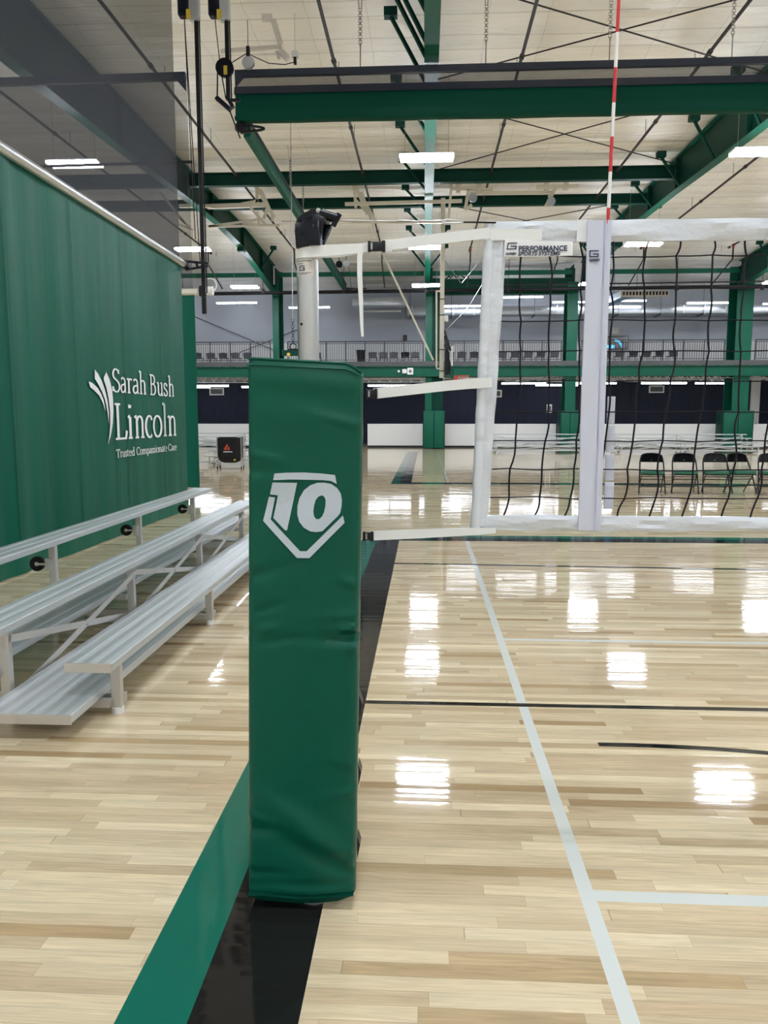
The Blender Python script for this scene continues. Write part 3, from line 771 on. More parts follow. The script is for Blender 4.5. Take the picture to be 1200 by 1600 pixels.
link('hem', bm, 'curtain_hem', t, True)
bm = B(); cyl(bm, (0.02, -4.55, 4.2), (.02, CY1-8+.05, 4.2), .06, n=16); link('roller_tube', bm, 'alu', t, True)
bm = B(); cyl(bm, (.02, CY1-8+.05, 4.2), (.02, CY1-8+.2, 4.2), .07, n=12)
for (a, b_) in (((.02, 4.26), (.42, 4.22)), ((.02, 4.12), (.42, 4.18)), ((.2, 4.25), (.24, 4.15))): bar(bm, (a[0], 5.33, a[1]), (b_[0], 5.33, b_[1]), .04, .035)
link('end_bracket', bm, 'black', t)
bm = B(); curtain_sheet(bm, 'y', 0, -4.5, CY1-8, 4.2, 9.45, 60, 2, .3)
for v in bm.verts: v.co.x = -.02+.3*fold(v.co.y+8, 2)
link('mesh_top', bm, 'mesh', t, True)
bm = B(); box(bm, -.05, .05, CY1-8-.06, CY1-8, 9.1, 9.5); bar(bm, (0, -4.5, 9.45), (0, CY1-8, 9.45), .08, .1); link('top_beam', bm, 'navyband', t)
# seams of the vinyl widths
bm = B()
for y in (-3.5, -2, -.5, 1, 2.5, 4): bar(bm, (.018+fold(y+8, 2), y, .3), (.018+fold(y+8, 4), y, 4.1), .012, .003, up=(1, 0, 0))
link('seam', bm, 'curtain_hem', t)
curtain = t

# second curtain: lowered, crosswise, left of x=-4.6
t = thing('divider_curtain', 'green divider curtain edge standing beyond the lettered one, mesh above', 'curtain', (-9.1, 15.4, 0))
bm = B(); curtain_sheet(bm, 'x', 0, -9, 4.53, .2, 4.03, 200, 4); link('vinyl_sheet', bm, 'curtain', t, True)
bm = B(); cyl(bm, (-9, 0, 4.08), (4.6, 0, 4.08), .068, n=14); link('roller_tube', bm, 'offwhite', t, True)
bm = B(); disc(bm, (4.68, 0, 4.1), (1, 0, 0), .11, .07); link('end_motor', bm, 'black', t)
bm = B(); ring(bm, (4.86, -.05, 4.2), (0, 1, 0), .13, .012); cyl(bm, (4.78, 0, 4.1), (4.9, 0, 4.1), .09, n=12); link('safety_loop', bm, 'wallside', t)
bm = B(); curtain_sheet(bm, 'x', 0, -9, 4.5, 4.1, 8.1, 30, 2, .3); link('mesh_top', bm, 'mesh2', t, True)
bm = B(); bar(bm, (-9, 0, 8.0), (4.48, 0, 8.1), .09, .14); prism(bm, [(4.48, -.03, 8.04), (4.48, -.03, 7.83), (4.3, -.03, 8.04)], (0, .06, 0)); link('top_beam', bm, 'navyband', t)
bm = B(); bar(bm, (-9, .2, 6.45), (4.5, .2, 6.6), .04, .045); link('guide_rail', bm, 'blackpipe', t)

# rolled-up crosswise curtain on the right
t = thing('rolled_curtain', 'dark green rolled-up divider curtain spanning across under the roof', 'curtain', (4, 15.4, 7.22))
bm = B()
pr = None
prof = [(-.02, .60), (-.09, .53), (-.12, .44), (-.12, .35), (-.13, .22), (-.13, .11), (-.09, .03), (0, 0), (.09, .03), (.13, .13), (.13, .44), (.07, .56)]
for i in range(60):
    x = -7.64+i*(15.7/59)
    r = [bm.verts.new((x, y*(1+.03*math.sin(x*2.2)), z+.003*math.sin(x*3.1)-.002)) for y, z in prof]
    if pr:
        for k in range(len(prof)): bm.faces.new((pr[k], r[k], r[(k+1) % len(prof)], pr[(k+1) % len(prof)]))
    else: bm.faces.new(r)
    pr = r
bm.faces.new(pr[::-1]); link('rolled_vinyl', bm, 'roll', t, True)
bm = B(); prism(bm, [(-7.66, -.14, .49), (-7.66, .1, .49), (-7.66, .1, .64), (-7.66, -.09, .64)], (15.8, 0, 0)); link('webbing_band', bm, 'navyband', t)
bm = B(); box(bm, -7.65, 8.1, -.01, .01, .62, .9); link('mesh_top', bm, 'mesh2', t)
bm = B(); bar(bm, (-7.66, 0, .90), (8.1, 0, .93), .09, .12); prism(bm, [(-7.66, -.04, .88), (-7.46, -.04, .88), (-7.66, -.04, .68)], (0, .08, 0)); link('top_beam', bm, 'navyband', t)
bm = B(); cyl(bm, (-7.68, 0, .1), (-7.56, 0, .1), .045, n=10)
cyl(bm, (-7.6, -.1, -.09), (-7.52, .05, -.09), .09, n=14)
for a, b_ in (((-7.6, -.02), (-7.17, -.09)), ((-7.57, -.18), (-7.17, -.14)), ((-7.17, -.09), (-7.1, -.115)), ((-7.17, -.14), (-7.1, -.115)), ((-7.41, -.05), (-7.38, -.15))): bar(bm, (a[0], -.05, a[1]), (b_[0], -.05, b_[1]), .045, .035)
link('crank_bracket', bm, 'black', t)
# long rolled curtain running away
t = thing('rolled_curtain', 'green rolled-up curtain running away from the camera behind the post cap', 'curtain', (-4.17, 29.4, 8.05))
bm = B(); prof = [(-.06, .0), (.08, .0), (.11, .08), (.11, .25), (.05, .3), (-.06, .25)]; pr = None
for i in range(12):
    y = -10.9+i*21.8/11; r = [bm.verts.new((x, y, z)) for x, z in prof]
    if pr:
        for k in range(6): bm.faces.new((pr[k], r[k], r[(k+1) % 6], pr[(k+1) % 6]))
    else: bm.faces.new(r)
    pr = r
bm.faces.new(pr[::-1]); link('rolled_vinyl', bm, 'curtain', t, True)
bm = B(); box(bm, .0, .12, -10.9, 10.9, .27, .35); link('webbing_band', bm, 'navyband', t)
bm = B(); bar(bm, (0, 10.9, .15), (.65, 10.9, .1), .05, .05); bar(bm, (0, 10.9, -.02), (.65, 10.9, .02), .05, .05); bar(bm, (.62, 10.9, .12), (.68, 10.9, 0), .05, .05); link('crank_bracket', bm, 'black', t)

# hangers (chains)
def chain(x, y, z0, z1, label, r=.02, seg=14):
    t = thing('hanger_chain', label, 'chain', (x, y, z0), 0, 'steel chains hanging from the roof')
    h = z1-z0
    bm = B(); L_ = h*.45/seg
    cyl(bm, (0, 0, 0), (0, 0, h*.25), r*.6, n=5)
    for k in range(seg):
        z = h*.25+k*L_; w = .03 if k % 2 else .008
        tube(bm, [(-w, 0, z), (-w, 0, z+L_), (w, 0, z+L_), (w, 0, z)], r*.5, 4, 0, True)
    link('links', bm, 'cable', t)
    bm = B(); cyl(bm, (-.02, 0, h*.7), (-.06, 0, h), r*.4, n=4); cyl(bm, (.02, 0, h*.7), (.06, 0, h), r*.4, n=4); link('cable_pair', bm, 'cable', t)
for px, lb in ((563, 'left of the middle rafter'), (759, 'left of the antenna'), (952, 'behind the antenna tip'), (1143, 'right of the antenna')):
    p = at(px, 92, Y=15.4); chain(p.x, 15.4, 8.2, 9.66, 'hanger chain holding the rolled curtain beam, ' + lb)
for px, Y_, w in ((435, 24, 'first above the running rolled curtain'), (437, 26.5, 'second above the running rolled curtain')):
    p = at(px, 240, Y=Y_); chain(-4.1, Y_, 8.4, 9.72, 'hanger chain ' + w)

# black guide pole with winch, ropes
def winch(x, y, zt, zb_, label, ropes, pulley=True):
    t = thing('curtain_winch', label, 'winch', (x, y, zb_), 0, 'black curtain lifting poles')
    h = zt-zb_
    bm = B(); cyl(bm, (0, 0, 0), (0, 0, h-.1), .036, n=12); cyl(bm, (.055, 0, 0), (.05, 0, h-.1), .012, n=6); link('pole', bm, 'blackpipe', t, True)
    bm = B(); box(bm, -.29, -.1, -.09, .09, h-.1, h+.45, bev=.03); link('motor_housing', bm, 'cap', t)
    bm = B(); box(bm, -.1, .06, -.09, .07, h-.17, h+.5, bev=.02); link('gear_case', bm, 'galv', t)
    bm = B(); box(bm, -.13, -.06, -.12, -.1, h-.17, h-.03); link('warning_label', bm, 'yellow', t)
    bm = B()
    for (dx, dz) in ropes: cyl(bm, (-.2, 0, h-.05), (dx, 0, dz), .008, n=5)
    link('rope', bm, 'blackpipe', t)
    return t
pt = at(312, 33, Y=13.45); pb_ = at(325, 420, Y=13.45)
w1 = winch(-3.83, 13.45, 8.3, 3.75, 'longest hanging black curtain pole with winch, right of the mesh', [(-.05, .5), (-.12, .9)])
bm = B(); cyl(bm, (0, 0, -.35), (0, 0, .02), .04, n=10); link('weight', bm, 'rubber', w1)
w2 = winch(-3.36, 13.6, 8.36, 6.95, 'short hanging black curtain pole with winch, left end of the rolled curtain', [(-.12, .5)])
bm = B(); disc(bm, (-.04, -.03, .5), (0, 1, 0), .15, .07, 24); link('pulley_wheel', bm, 'cap', w2, True)
bm = B(); box(bm, -.05, .01, -.075, -.065, .38, .52); link('warning_label', bm, 'yellow', w2)
bm = B(); cyl(bm, (-.17, 0, .5), (-.19, 0, -.02), .012, n=6); cyl(bm, (-.1, 0, .38), (-.04, 0, .02), .010, n=6); bar(bm, (-.2, 0, .04), (.03, 0, -.16), .1, .07); bar(bm, (-.02, 0, .06), (.08, 0, -.12), .09, .06); cyl(bm, (0, 0, -.12), (.19, 0, -.62), .012, n=6); bar(bm, (0, 0, .0), (.2, 0, -.01), .05, .04)
link('linkage', bm, 'black', w2)
# loose cable loop
bm = B(); pts = []
for k in range(26):
    a = k/25*PI*2.6; pts.append((-3.2+.17*math.cos(a)+k*.006, 13.4, 8.6+.13*math.sin(a)+max(0, k-19)*.03))
tube(bm, pts, .011, 6); tag(link('cable_loop', bm, 'blackpipe'), 'thin black cable coiled in a loop by the short curtain pole', 'cable')
t = thing('hanger_chain', 'chain and hook hanging on a cable just left of the metal post', 'chain', tuple(at(458, 546, Y=20)))
zt_ = ceil_z(20)-at(458, 546, Y=20).z
bm = B(); cyl(bm, (0, 0, .75), (.02, 0, zt_), .01, n=5); link('cable', bm, 'cable', t)
bm = B()
for k in range(8):
    z = .16+k*.075; w = .028 if k % 2 else .01
    tube(bm, [(-w, 0, z), (-w, 0, z+.085), (w, 0, z+.085), (w, 0, z)], .007, 4, 0, True)
link('links', bm, 'pipe', t)
bm = B(); ring(bm, (0, 0, .07), (0, 1, 0), .08, .016, 16); cyl(bm, (-.12, 0, 0), (.12, 0, 0), .02, n=8); link('hook', bm, 'black', t, True)
# grey round pulley + cord
t = thing('cable_pulley', 'round grey pulley hanging above the left end of the rolled curtain', 'pulley', tuple(at(388, 98, Y=15.15)))
bm = B(); disc(bm, (0, 0, 0), (0, 1, 0), .115, .06, 22); link('wheel', bm, 'galv', t, True)
bm = B(); box(bm, -.03, .03, -.04, .04, .1, .28); cyl(bm, (0, 0, .28), (0, 0, .75), .006, n=4); link('clevis', bm, 'black', t)
bm = B(); a_, b_ = at(362, 98, Y=15.15), at(386, 83, Y=15.15); c_, d_ = at(420, 99, Y=15.15), at(460, 97, Y=15.15)
tube(bm, [a_, b_, at(400, 90, Y=15.15), c_, at(445, 101, Y=15.15), d_], .009, 5); tag(link('pull_cord', bm, 'blackpipe'), 'sagging black cord from the short curtain pole to a ceiling box', 'cord')
t = thing('ceiling_box', 'small grey junction box with black plug near the rolled curtain', 'box', tuple(at(461, 88, Y=15.15)))
bm = B(); box(bm, -.06, .06, -.05, .05, -.02, .08, bev=.01); cyl(bm, (0, 0, .08), (0, 0, .75), .006, n=4); link('box_body', bm, 'joist', t)
bm = B(); box(bm, -.025, .025, -.03, .03, -.14, -.02); link('plug', bm, 'black', t)
for px, py, Y_, nm in ((530, 413, 37, 'dark pulley wheel hanging near the end of the running curtain'), (541, 412, 37, 'pale pulley wheel hanging beside the dark one')):
    p = at(px, py, Y=Y_); t = thing('cable_pulley', nm, 'pulley', tuple(p)); bm = B(); disc(bm, (0, 0, 0), (0, 1, 0), .16, .06, 18); link('wheel', bm, 'cap' if px < 535 else 'galv', t)
    bm = B(); cyl(bm, (0, 0, .15), (0, 0, ceil_z(37)-p.z), .02, n=5); cyl(bm, (0.1, 0, -.1), (.25, 0, -1.2), .01, n=4); link('hanger', bm, 'pipe', t)

# ---- lettering on the curtain ------------------------------------------------
def glyphs():
    e = lambda cx, cy, rx, ry, a0, a1, n=14: [(cx+rx*math.cos(math.radians(a0+(a1-a0)*k/n)), cy+ry*math.sin(math.radians(a0+(a1-a0)*k/n))) for k in range(n+1)]
    sf = lambda x, y, w=.085: [(x-w, y), (x+w, y)]
    XH = .45; G = {}
    G['L'] = (.56, [[(.15, 0), (.15, .68)], [(.04, .67), (.27, .67)], [(.03, .012), (.48, .012)], [(.48, .0), (.54, .16)]])
    G['T'] = (.60, [[(.3, 0), (.3, .67)], [(.04, .665), (.56, .665)], [(.04, .67), (.03, .54)], [(.56, .67), (.57, .54)], sf(.3, .012, .1)])
    G['S'] = (.50, [e(.25, .52, .17, .16, 35, 180, 10) + e(.25, .52, .17, .14, 190, 250, 4) + [(.3, .34)] + e(.25, .17, .19, .165, 55, -60, 10) + e(.25, .165, .2, .16, -70, -160, 8), [(.405, .68), (.405, .55)], [(.055, .16), (.055, .02)]])
    G['B'] = (.57, [[(.14, 0), (.14, .68)], [(.03, .67), (.28, .67)] + e(.27, .52, .16, .148, 88, -88, 12) + [(.14, .365)], [(.2, .365)] + [(.29, .365)] + e(.29, .19, .19, .178, 88, -88, 12) + [(.03, .012)]])
    G['C'] = (.62, [e(.33, .34, .27, .335, 40, 320, 26), [(.545, .66), (.545, .5)]])
    n_ = [[(.14, 0), (.14, .43)], [(.03, .42), (.14, .45)], [(.14, .34)] + e(.28, .31, .13, .13, 140, 0, 10) + [(.41, 0)], sf(.14, .012), sf(.41, .012)]
    G['n'] = (.52, n_)
    G['h'] = (.52, [[(.14, 0), (.14, .73)], [(.03, .71), (.14, .74)]] + n_[2:])
    G['r'] = (.36, [[(.14, 0), (.14, .43)], [(.03, .42), (.14, .45)], [(.14, .33)] + e(.25, .34, .1, .1, 150, 40, 6), sf(.14, .012)])
    G['i'] = (.28, [[(.14, 0), (.14, .43)], [(.03, .42), (.14, .45)], sf(.14, .012), [(.13, .60), (.13, .67)], [(.155, .61), (.155, .66)]])
    G['l'] = (.28, [[(.14, 0), (.14, .73)], [(.03, .71), (.14, .74)], sf(.14, .012)])
    G['m'] = (.78, n_[:4] + [[(.41, .34)] + e(.55, .31, .13, .13, 140, 0, 10) + [(.68, 0)], sf(.41, .012), sf(.68, .012)])
    G['u'] = (.53, [[(.13, .44)] + [(.13, .15)] + e(.25, .15, .12, .145, 180, 300, 8) + [(.40, .1)], [(.40, .44), (.40, 0)], [(.03, .435), (.13, .445)], [(.3, .435), (.40, .445)], [(.4, .012), (.5, .012)]])
    G['o'] = (.50, [e(.25, .225, .20, .225, 0, 360, 26)])
    G['c'] = (.43, [e(.24, .225, .19, .225, 50, 310, 20), [(.36, .36), (.36, .41)]])
    G['e'] = (.45, [[(.06, .255), (.395, .255)] + e(.235, .25, .165, .2, 0, 180, 12) + e(.24, .22, .185, .22, 185, 315, 10)])
    G['a'] = (.44, [e(.2, .33, .13, .12, 150, 0, 8) + [(.34, .08)] + [(.36, .01), (.43, .03)], [(.34, .27), (.2, .24)] + e(.17, .12, .12, .115, 100, 300, 10) + [(.34, .09)]])
    G['s'] = (.37, [e(.18, .335, .11, .11, 40, 180, 8) + [(.1, .27), (.2, .225), (.28, .17)] + e(.18, .115, .13, .11, 20, -150, 10), [(.28, .43), (.28, .34)], [(.06, .12), (.06, .02)]])
    G['t'] = (.31, [[(.13, .58), (.13, .1)] + e(.2, .1, .07, .09, 180, 300, 6), [(.03, .43), (.27, .43)]])
    G['d'] = (.52, [[(.38, .73), (.38, 0)], [(.27, .71), (.38, .74)], [(.38, .012), (.48, .012)], e(.23, .22, .17, .215, 45, 330, 18)])
    G['p'] = (.53, [[(.14, -.2), (.14, .43)], [(.03, .42), (.14, .45)], sf(.14, -.19), e(.29, .22, .17, .22, 140, -140, 18)])
    G[' '] = (.26, [])
    return G
GL = glyphs()
def letters(bm, s, y0, y1, z0, scale, x_of, thick=.075, thin=.028):
    tot = sum(GL[c][0] for c in s); sy = (y1-y0)/tot; cur = y0
    for c in s:
        for st in GL[c][1]:
            pts = []
            for (a, b_) in zip(st, st[1:]):
                m_ = max(1, int(math.hypot(b_[0]-a[0], b_[1]-a[1])/.12))
                for k in range(m_): pts.append((a[0]+(b_[0]-a[0])*k/m_, a[1]+(b_[1]-a[1])*k/m_))
            pts.append(st[-1]); n = len(pts); prev = None
            for i, p in enumerate(pts):
                q0, q1 = pts[max(0, i-1)], pts[min(n-1, i+1)]; dx, dz = q1[0]-q0[0], q1[1]-q0[1]; L_ = math.hypot(dx, dz) or 1
                dx /= L_; dz /= L_; w = (thin+(thick-thin)*abs(dz)**1.3)/2
                nx_, nz_ = -dz*w, dx*w
                pr = []
                for sg in (1, -1):
                    Y_ = cur+(p[0]+nx_*sg)*sy; Z_ = z0+(p[1]+nz_*sg)*scale
                    pr.append(bm.verts.new((x_of(Y_, Z_), Y_, Z_)))
                if prev: bm.faces.new((prev[0], pr[0], pr[1], prev[1]))
                prev = pr
        cur += GL[c][0]*sy
bm = B()
xo = lambda Y_, Z_: .016+fold(Y_, Z_)
letters(bm, 'Sarah Bush', 10.0, 12.5, 1.955, .44, xo, .10, .045)
letters(bm, 'Lincoln', 10.02, 12.56, 1.325, .70, xo, .10, .04)
letters(bm, 'Trusted Compassionate Care', 10.04, 12.54, 1.085, .16, xo, .11, .05)
# three-blade leaf mark
k7 = .15
def cpx(pts): return [(120+x*k7, 560+y*k7) for x, y in pts]
blades = [
 ([(130,240),(170,255),(220,305),(255,370),(280,440),(298,555)], [(130,240),(145,300),(190,335),(235,385),(268,455),(298,555)]),
 ([(193,115),(225,160),(260,235),(292,330),(318,440),(332,560),(333,680)], [(193,115),(193,210),(225,265),(262,345),(295,440),(318,560),(333,680)]),
 ([(305,140),(345,230),(368,330),(380,450),(382,560),(375,680),(355,800),(322,900)], [(305,140),(275,210),(308,310),(330,420),(345,540),(348,660),(340,790),(322,900)])]
for a, b_ in blades:
    def dens(q):
        o_ = []
        for (p, r) in zip(q, q[1:]):
            for k in range(4): o_.append((p[0]+(r[0]-p[0])*k/4, p[1]+(r[1]-p[1])*k/4))
        return o_+[q[-1]]
    A_, B_ = [at(x, y, X=-4.1) for x, y in cpx(dens(a))], [at(x, y, X=-4.1) for x, y in cpx(dens(b_))]
    n = min(len(A_), len(B_)); pr = None
    def samp(q, u):
        f_ = u*(len(q)-1); i = min(int(f_), len(q)-2); return q[i].lerp(q[i+1], f_-i)
    for k in range(25):
        p, q = samp(A_, k/24), samp(B_, k/24)
        r = (bm.verts.new((xo(p.y, p.z), p.y, p.z)), bm.verts.new((xo(q.y, q.z), q.y, q.z)))
        if pr: bm.faces.new((pr[0], r[0], r[1], pr[1]))
        pr = r
bmesh.ops.remove_doubles(bm, verts=bm.verts[:], dist=1e-5)
for v in bm.verts: v.co.y -= 8
o = link('printed_lettering', bm, 'label_white', curtain); o['label'] = 'white sponsor lettering and leaf mark'

# ================================================================== BLEACHERS
def bleacher(rows, length, frames, label, near=.18):
    t = thing('bleacher', label, 'bleacher')
    # local: x = 0 at the front legs, rows go to -x; y along the length
    zs = [.335+.166*i for i in range(rows)]
    def plank(x0, x1, y0, y1, z1, nm, th=.044):
        w = x1-x0; bm = B()
        box(bm, -w/2, w/2, -(y1-y0)/2, (y1-y0)/2, -th, 0, bev=.004)
        # extruded ribs on the walking face
        n = 3
        for xa, xb in ((-w/2+.004, -w/2+.05), (-.035, .035), (w/2-.05, w/2-.004)): box(bm, xa, xb, -(y1-y0)/2, (y1-y0)/2, 0, .0022)
        o = link(nm, bm, 'alu_plank', t); o.location = ((x0+x1)/2, (y0+y1)/2, z1); return o
    y0, y1 = frames[0]-near, frames[0]-near+length
    for i, z in enumerate(zs):
        xc = -.62*i
        s = plank(xc-.22, xc+.03, y0, y1, z, 'seat_plank')
        for e, ye in ((-1, y0), (1, y1)):
            bm = B(); box(bm, -.127, .127, -.006, .006, -.047, .0028, bev=.001); c = link('end_cap', bm, 'alu_raw', s); c.location = (0, e*((y1-y0)/2+.004), 0)
    for i in range(rows-1):
        z = .14+.15*i; xr = -.09-.62*i; ext = .22 if i == 0 else 0
        for k in range(2):
            s = plank(xr-.245*(k+1), xr-.245*k-.004, y0-ext, y1, z, 'foot_plank', .045)
            bm = B(); box(bm, -.123, .123, -.006, .006, -.047, .0028, bev=.001); c = link('end_cap', bm, 'alu_raw', s); c.location = (0, -((y1-y0+ext)/2+.004), 0)
    for fy in frames:
        for i, z in enumerate(zs):
            bm = B(); x = -.62*i-.02
            box(bm, x-.028, x+.028, fy-.022, fy+.022, .03 if i == 0 else .10, z-.048, bev=.004); link('leg', bm, 'alu_raw', t)
            bm = B(); cyl(bm, (x, fy, 0), (x, fy, .035), .034, n=14); link('foot_cap', bm, 'white_plain', t, True)
            bm = B(); box(bm, x-.17, x+.02, fy-.03, fy+.03, z-.065, z-.047); link('seat_bracket', bm, 'alu_raw', t)
            if i > 0:
                bm = B(); box(bm, x-.028, x+.028, fy-.022, fy+.022, .03, .1); link('leg_stub', bm, 'alu_raw', t)
        bm = B(); box(bm, -.62*(rows-1)-.05, .01, fy+.024, fy+.064, .05, .1, bev=.003); link('base_rail', bm, 'alu_raw', t)
        for i in range(rows-1):
            bm = B(); z = .14+.15*i; box(bm, -.62*(i+1)-.03, -.62*i-.04, fy-.064, fy-.024, z-.09, z-.048); link('foot_bearer', bm, 'alu_raw', t)
        xx = -.62*(rows-1)-.02
        bm = B(); disc(bm, (xx-.13, fy-.0, .47), (0, 1, 0), .058, .03, 20); wh = link('caster_wheel', bm, 'rubber', t, True)
        bm = B(); disc(bm, (xx-.13, fy, .47), (0, 1, 0), .017, .034, 14); link('wheel_hub', bm, 'rough_wood', wh, True)
        bm = B(); box(bm, xx-.14, xx-.03, fy-.022, fy-.017, .462, .478); box(bm, xx-.14, xx-.03, fy+.017, fy+.022, .462, .478); box(bm, xx-.045, xx+.0, fy-.05, fy-.0225, .42, .52); link('caster_fork', bm, 'alu_raw', t)
    for a, b_ in zip(frames, frames[1:]):
        for row_ in ([1] if rows == 3 else range(1, rows)):
            x = -.62*row_+.015; zt = .335+.166*row_-.09
            bm = B(); bar(bm, (x, a, zt), (x, b_, .08), .006, .042); bar(bm, (x+.008, a, .08), (x+.008, b_, zt), .006, .042)
            disc(bm, (x+.016, (a+b_)/2, (zt+.08)/2), (1, 0, 0), .012, .012, 8); link('cross_brace', bm, 'alu_raw', t)
    return t
b1 = bleacher(3, 6.4, [4.0, 5.83, 7.66, 9.5], 'aluminium three-row bleacher in front of the lettered green curtain')
for c in b1.children: c.location.y -= 4.0
b1.location = (-1.665, 4.0, 0)
def far_bl(cx, cy, length, rows, label):
    n = max(2, int(length/1.83)); st = (length-.36)/(n-1) if n > 1 else 1
    fr = [-(length/2)+.18+i*st for i in range(n)]
    b = bleacher(rows, length, fr, label); b['group'] = 'far bleachers'; b.location = (cx, cy, 0); b.rotation_euler = (0, 0, -PI/2); return b
# rotated -90 deg: local -x (rows) -> world +y... seats rise away from the camera
far_bl(5.4, 35.3, 4.6, 4, 'silver bleacher across the hall behind the left squares of the net')
far_bl(11.9, 35.3, 6.4, 4, 'silver bleacher across the hall behind the folding chairs')
far_bl(19.2, 35.3, 6.4, 4, 'silver bleacher across the hall right of the wide column')
far_bl(-12.2, 37.0, 6.4, 4, 'silver bleacher farthest back beside the hanging curtain')
far_bl(-5.35, 25.6, 4.2, 3, 'silver bleacher just behind the black ball cart')

# ================================================================== BALL CART
cx, cy = -6.15, 24.1
t = thing('ball_cart', 'black covered ball cart with a red mark left of the post pad', 'ball cart', (cx, cy, 0), .12)
w, d = .37, .3
for sx in (-1, 1):
    for sy in (-1, 1):
        bm = B(); cyl(bm, (sx*w, sy*d, .09), (sx*w, sy*d, 1.02), .013, n=8); link('leg', bm, 'cable', t)
        bm = B(); disc(bm, (sx*w, sy*d, .045), (1, 0, 0), .045, .03, 14); link('caster_wheel', bm, 'rubber', t)
bm = B(); pr = None; NB = 32
lev = [(.99, 1.04), (.97, 1.0), (.7, 1.0), (.4, 1.0), (.30, .93), (.23, .75), (.19, .45), (.18, .05)]
for z, k in lev:
    r = []
    for i in range(NB):
        a = 2*PI*i/NB; c_, s_ = math.cos(a), math.sin(a)
        e_ = .35; x = (w+.01)*k*math.copysign(abs(c_)**e_, c_); y = (d+.01)*k*math.copysign(abs(s_)**e_, s_)
        dz = .02*math.sin(3*a) if z > .95 else 0
        r.append(bm.verts.new((x, y, z+dz)))
    if pr:
        for i in range(NB): bm.faces.new((pr[i], pr[(i+1) % NB], r[(i+1) % NB], r[i]))
    else: bm.faces.new(r)
    pr = r
bm.faces.new(pr[::-1]); link('bag', bm, 'black', t, True)
bm = B()
for q in ([(-.13, .62), (-.03, .79), (0, .76), (-.06, .64), (.04, .62), (.04, .6)], [(.01, .74), (.06, .62), (-.02, .645)]):
    prism(bm, [(x-.03, -.345, z) for x, z in q], (0, .01, 0))
link('printed_mark', bm, 'orange', t)
bm = B()
for k in range(8): box(bm, -.17+k*.035, -.145+k*.035, -.345, -.335, .535, .56 + .006*(k % 2))
link('printed_word', bm, 'label_white', t)
bm = B(); box(bm, .14, .2, -.35, -.335, .27, .32); link('tag', bm, 'yellow', t)

# ================================================================== FOLDING CHAIRS
def folding_chair():
    t = thing('folding_chair', 'x', 'chair', (0, 0, 0), 0, 'row of folding chairs')
    W_ = .25
    def fr(x): return (x)
    # back frame + front legs: inverted U tube sloping from front floor up to the back
    bm = B(); pts = []
    for s in (-1,):
        pts += [(-W_-.02, -.20, .0), (-W_-.0, -.02, .42), (-W_+.01, .14, .66), (-W_+.045, .19, .80)]
    for k in range(7):
        a = PI - PI*k/6; pts.append((.20*math.cos(a), .2, .80+.045*math.sin(a)))
    pts += [(W_-.045, .19, .80), (W_-.01, .14, .66), (W_, -.02, .42), (W_+.02, -.20, .0)]
    tube(bm, pts, .015, 8); link('front_frame', bm, 'black', t, True)
    for s in (-1, 1):
        bm = B(); cyl(bm, (s*(W_-.03), -.12, .41), (s*(W_-.02), .24, 0), .0115, n=8); link('rear_leg', bm, 'black', t, True)
    for z, y in ((.17, -.125), (.30, -.07)):
        bm = B(); cyl(bm, (-W_-.0, y, z), (W_+.0, y, z), .009, n=6); link('front_crossbar', bm, 'black', t)
    bm = B(); cyl(bm, (-W_+.03, .13, .13), (W_-.03, .13, .13), .009, n=6); cyl(bm, (-W_+.03, -.06, .36), (W_-.03, -.06, .36), .009, n=6); link('rear_crossbar', bm, 'black', t)
    bm = B(); pr = None
    for i in range(13):
        a = i/12-.5; x = a*.49; y = .19+.035*(1-4*a*a); zt = .845-.16*max(0, abs(a)*2-.55)**1.6*2.2
        r = (bm.verts.new((x, y-.02, .655)), bm.verts.new((x*.97, y+.01, max(zt, .70))))
        if pr: bm.faces.new((pr[0], r[0], r[1], pr[1]))
        pr = r
    bmesh.ops.solidify(bm, geom=bm.faces[:], thickness=.016); link('backrest', bm, 'black', t, True)
    bm = B(); disc(bm, (0, .18, .705), (0, 1, 0), .008, .02, 8); link('rivet', bm, 'cable', t)
    bm = B(); box(bm, -.235, .235, -.22, .17, .40, .42, bev=.006); link('seat_pan', bm, 'black', t)
    bm = B(); box(bm, -.23, .23, -.24, .165, .421, .495, bev=.022); link('seat_cushion', bm, 'cushion', t, True)
    return t
fcx = [(1016, 'leftmost of the green cushioned folding chairs'), (1066, 'second folding chair from the left, standing alone'), (1113, 'third folding chair from the left, touching its right neighbour'), (1154, 'fourth folding chair from the left, tucked behind the third'), (1197, 'folding chair cut off by the right edge of the photo')]
fcr = None
for i, (px, lb) in enumerate(fcx):
    p = at(px, 770, Z=0); loc = (p.x, 16.75+(.12 if i == 3 else 0), 0); rz = [-.30, -.28, -.3, .25, -.35][i]*.6
    if fcr is None: fcr = folding_chair(); fcr.location = loc; fcr.rotation_euler = (0, 0, rz); fcr['label'] = lb + ' beyond the net'
    else: dup(fcr, loc, rz, lb + ' beyond the net')

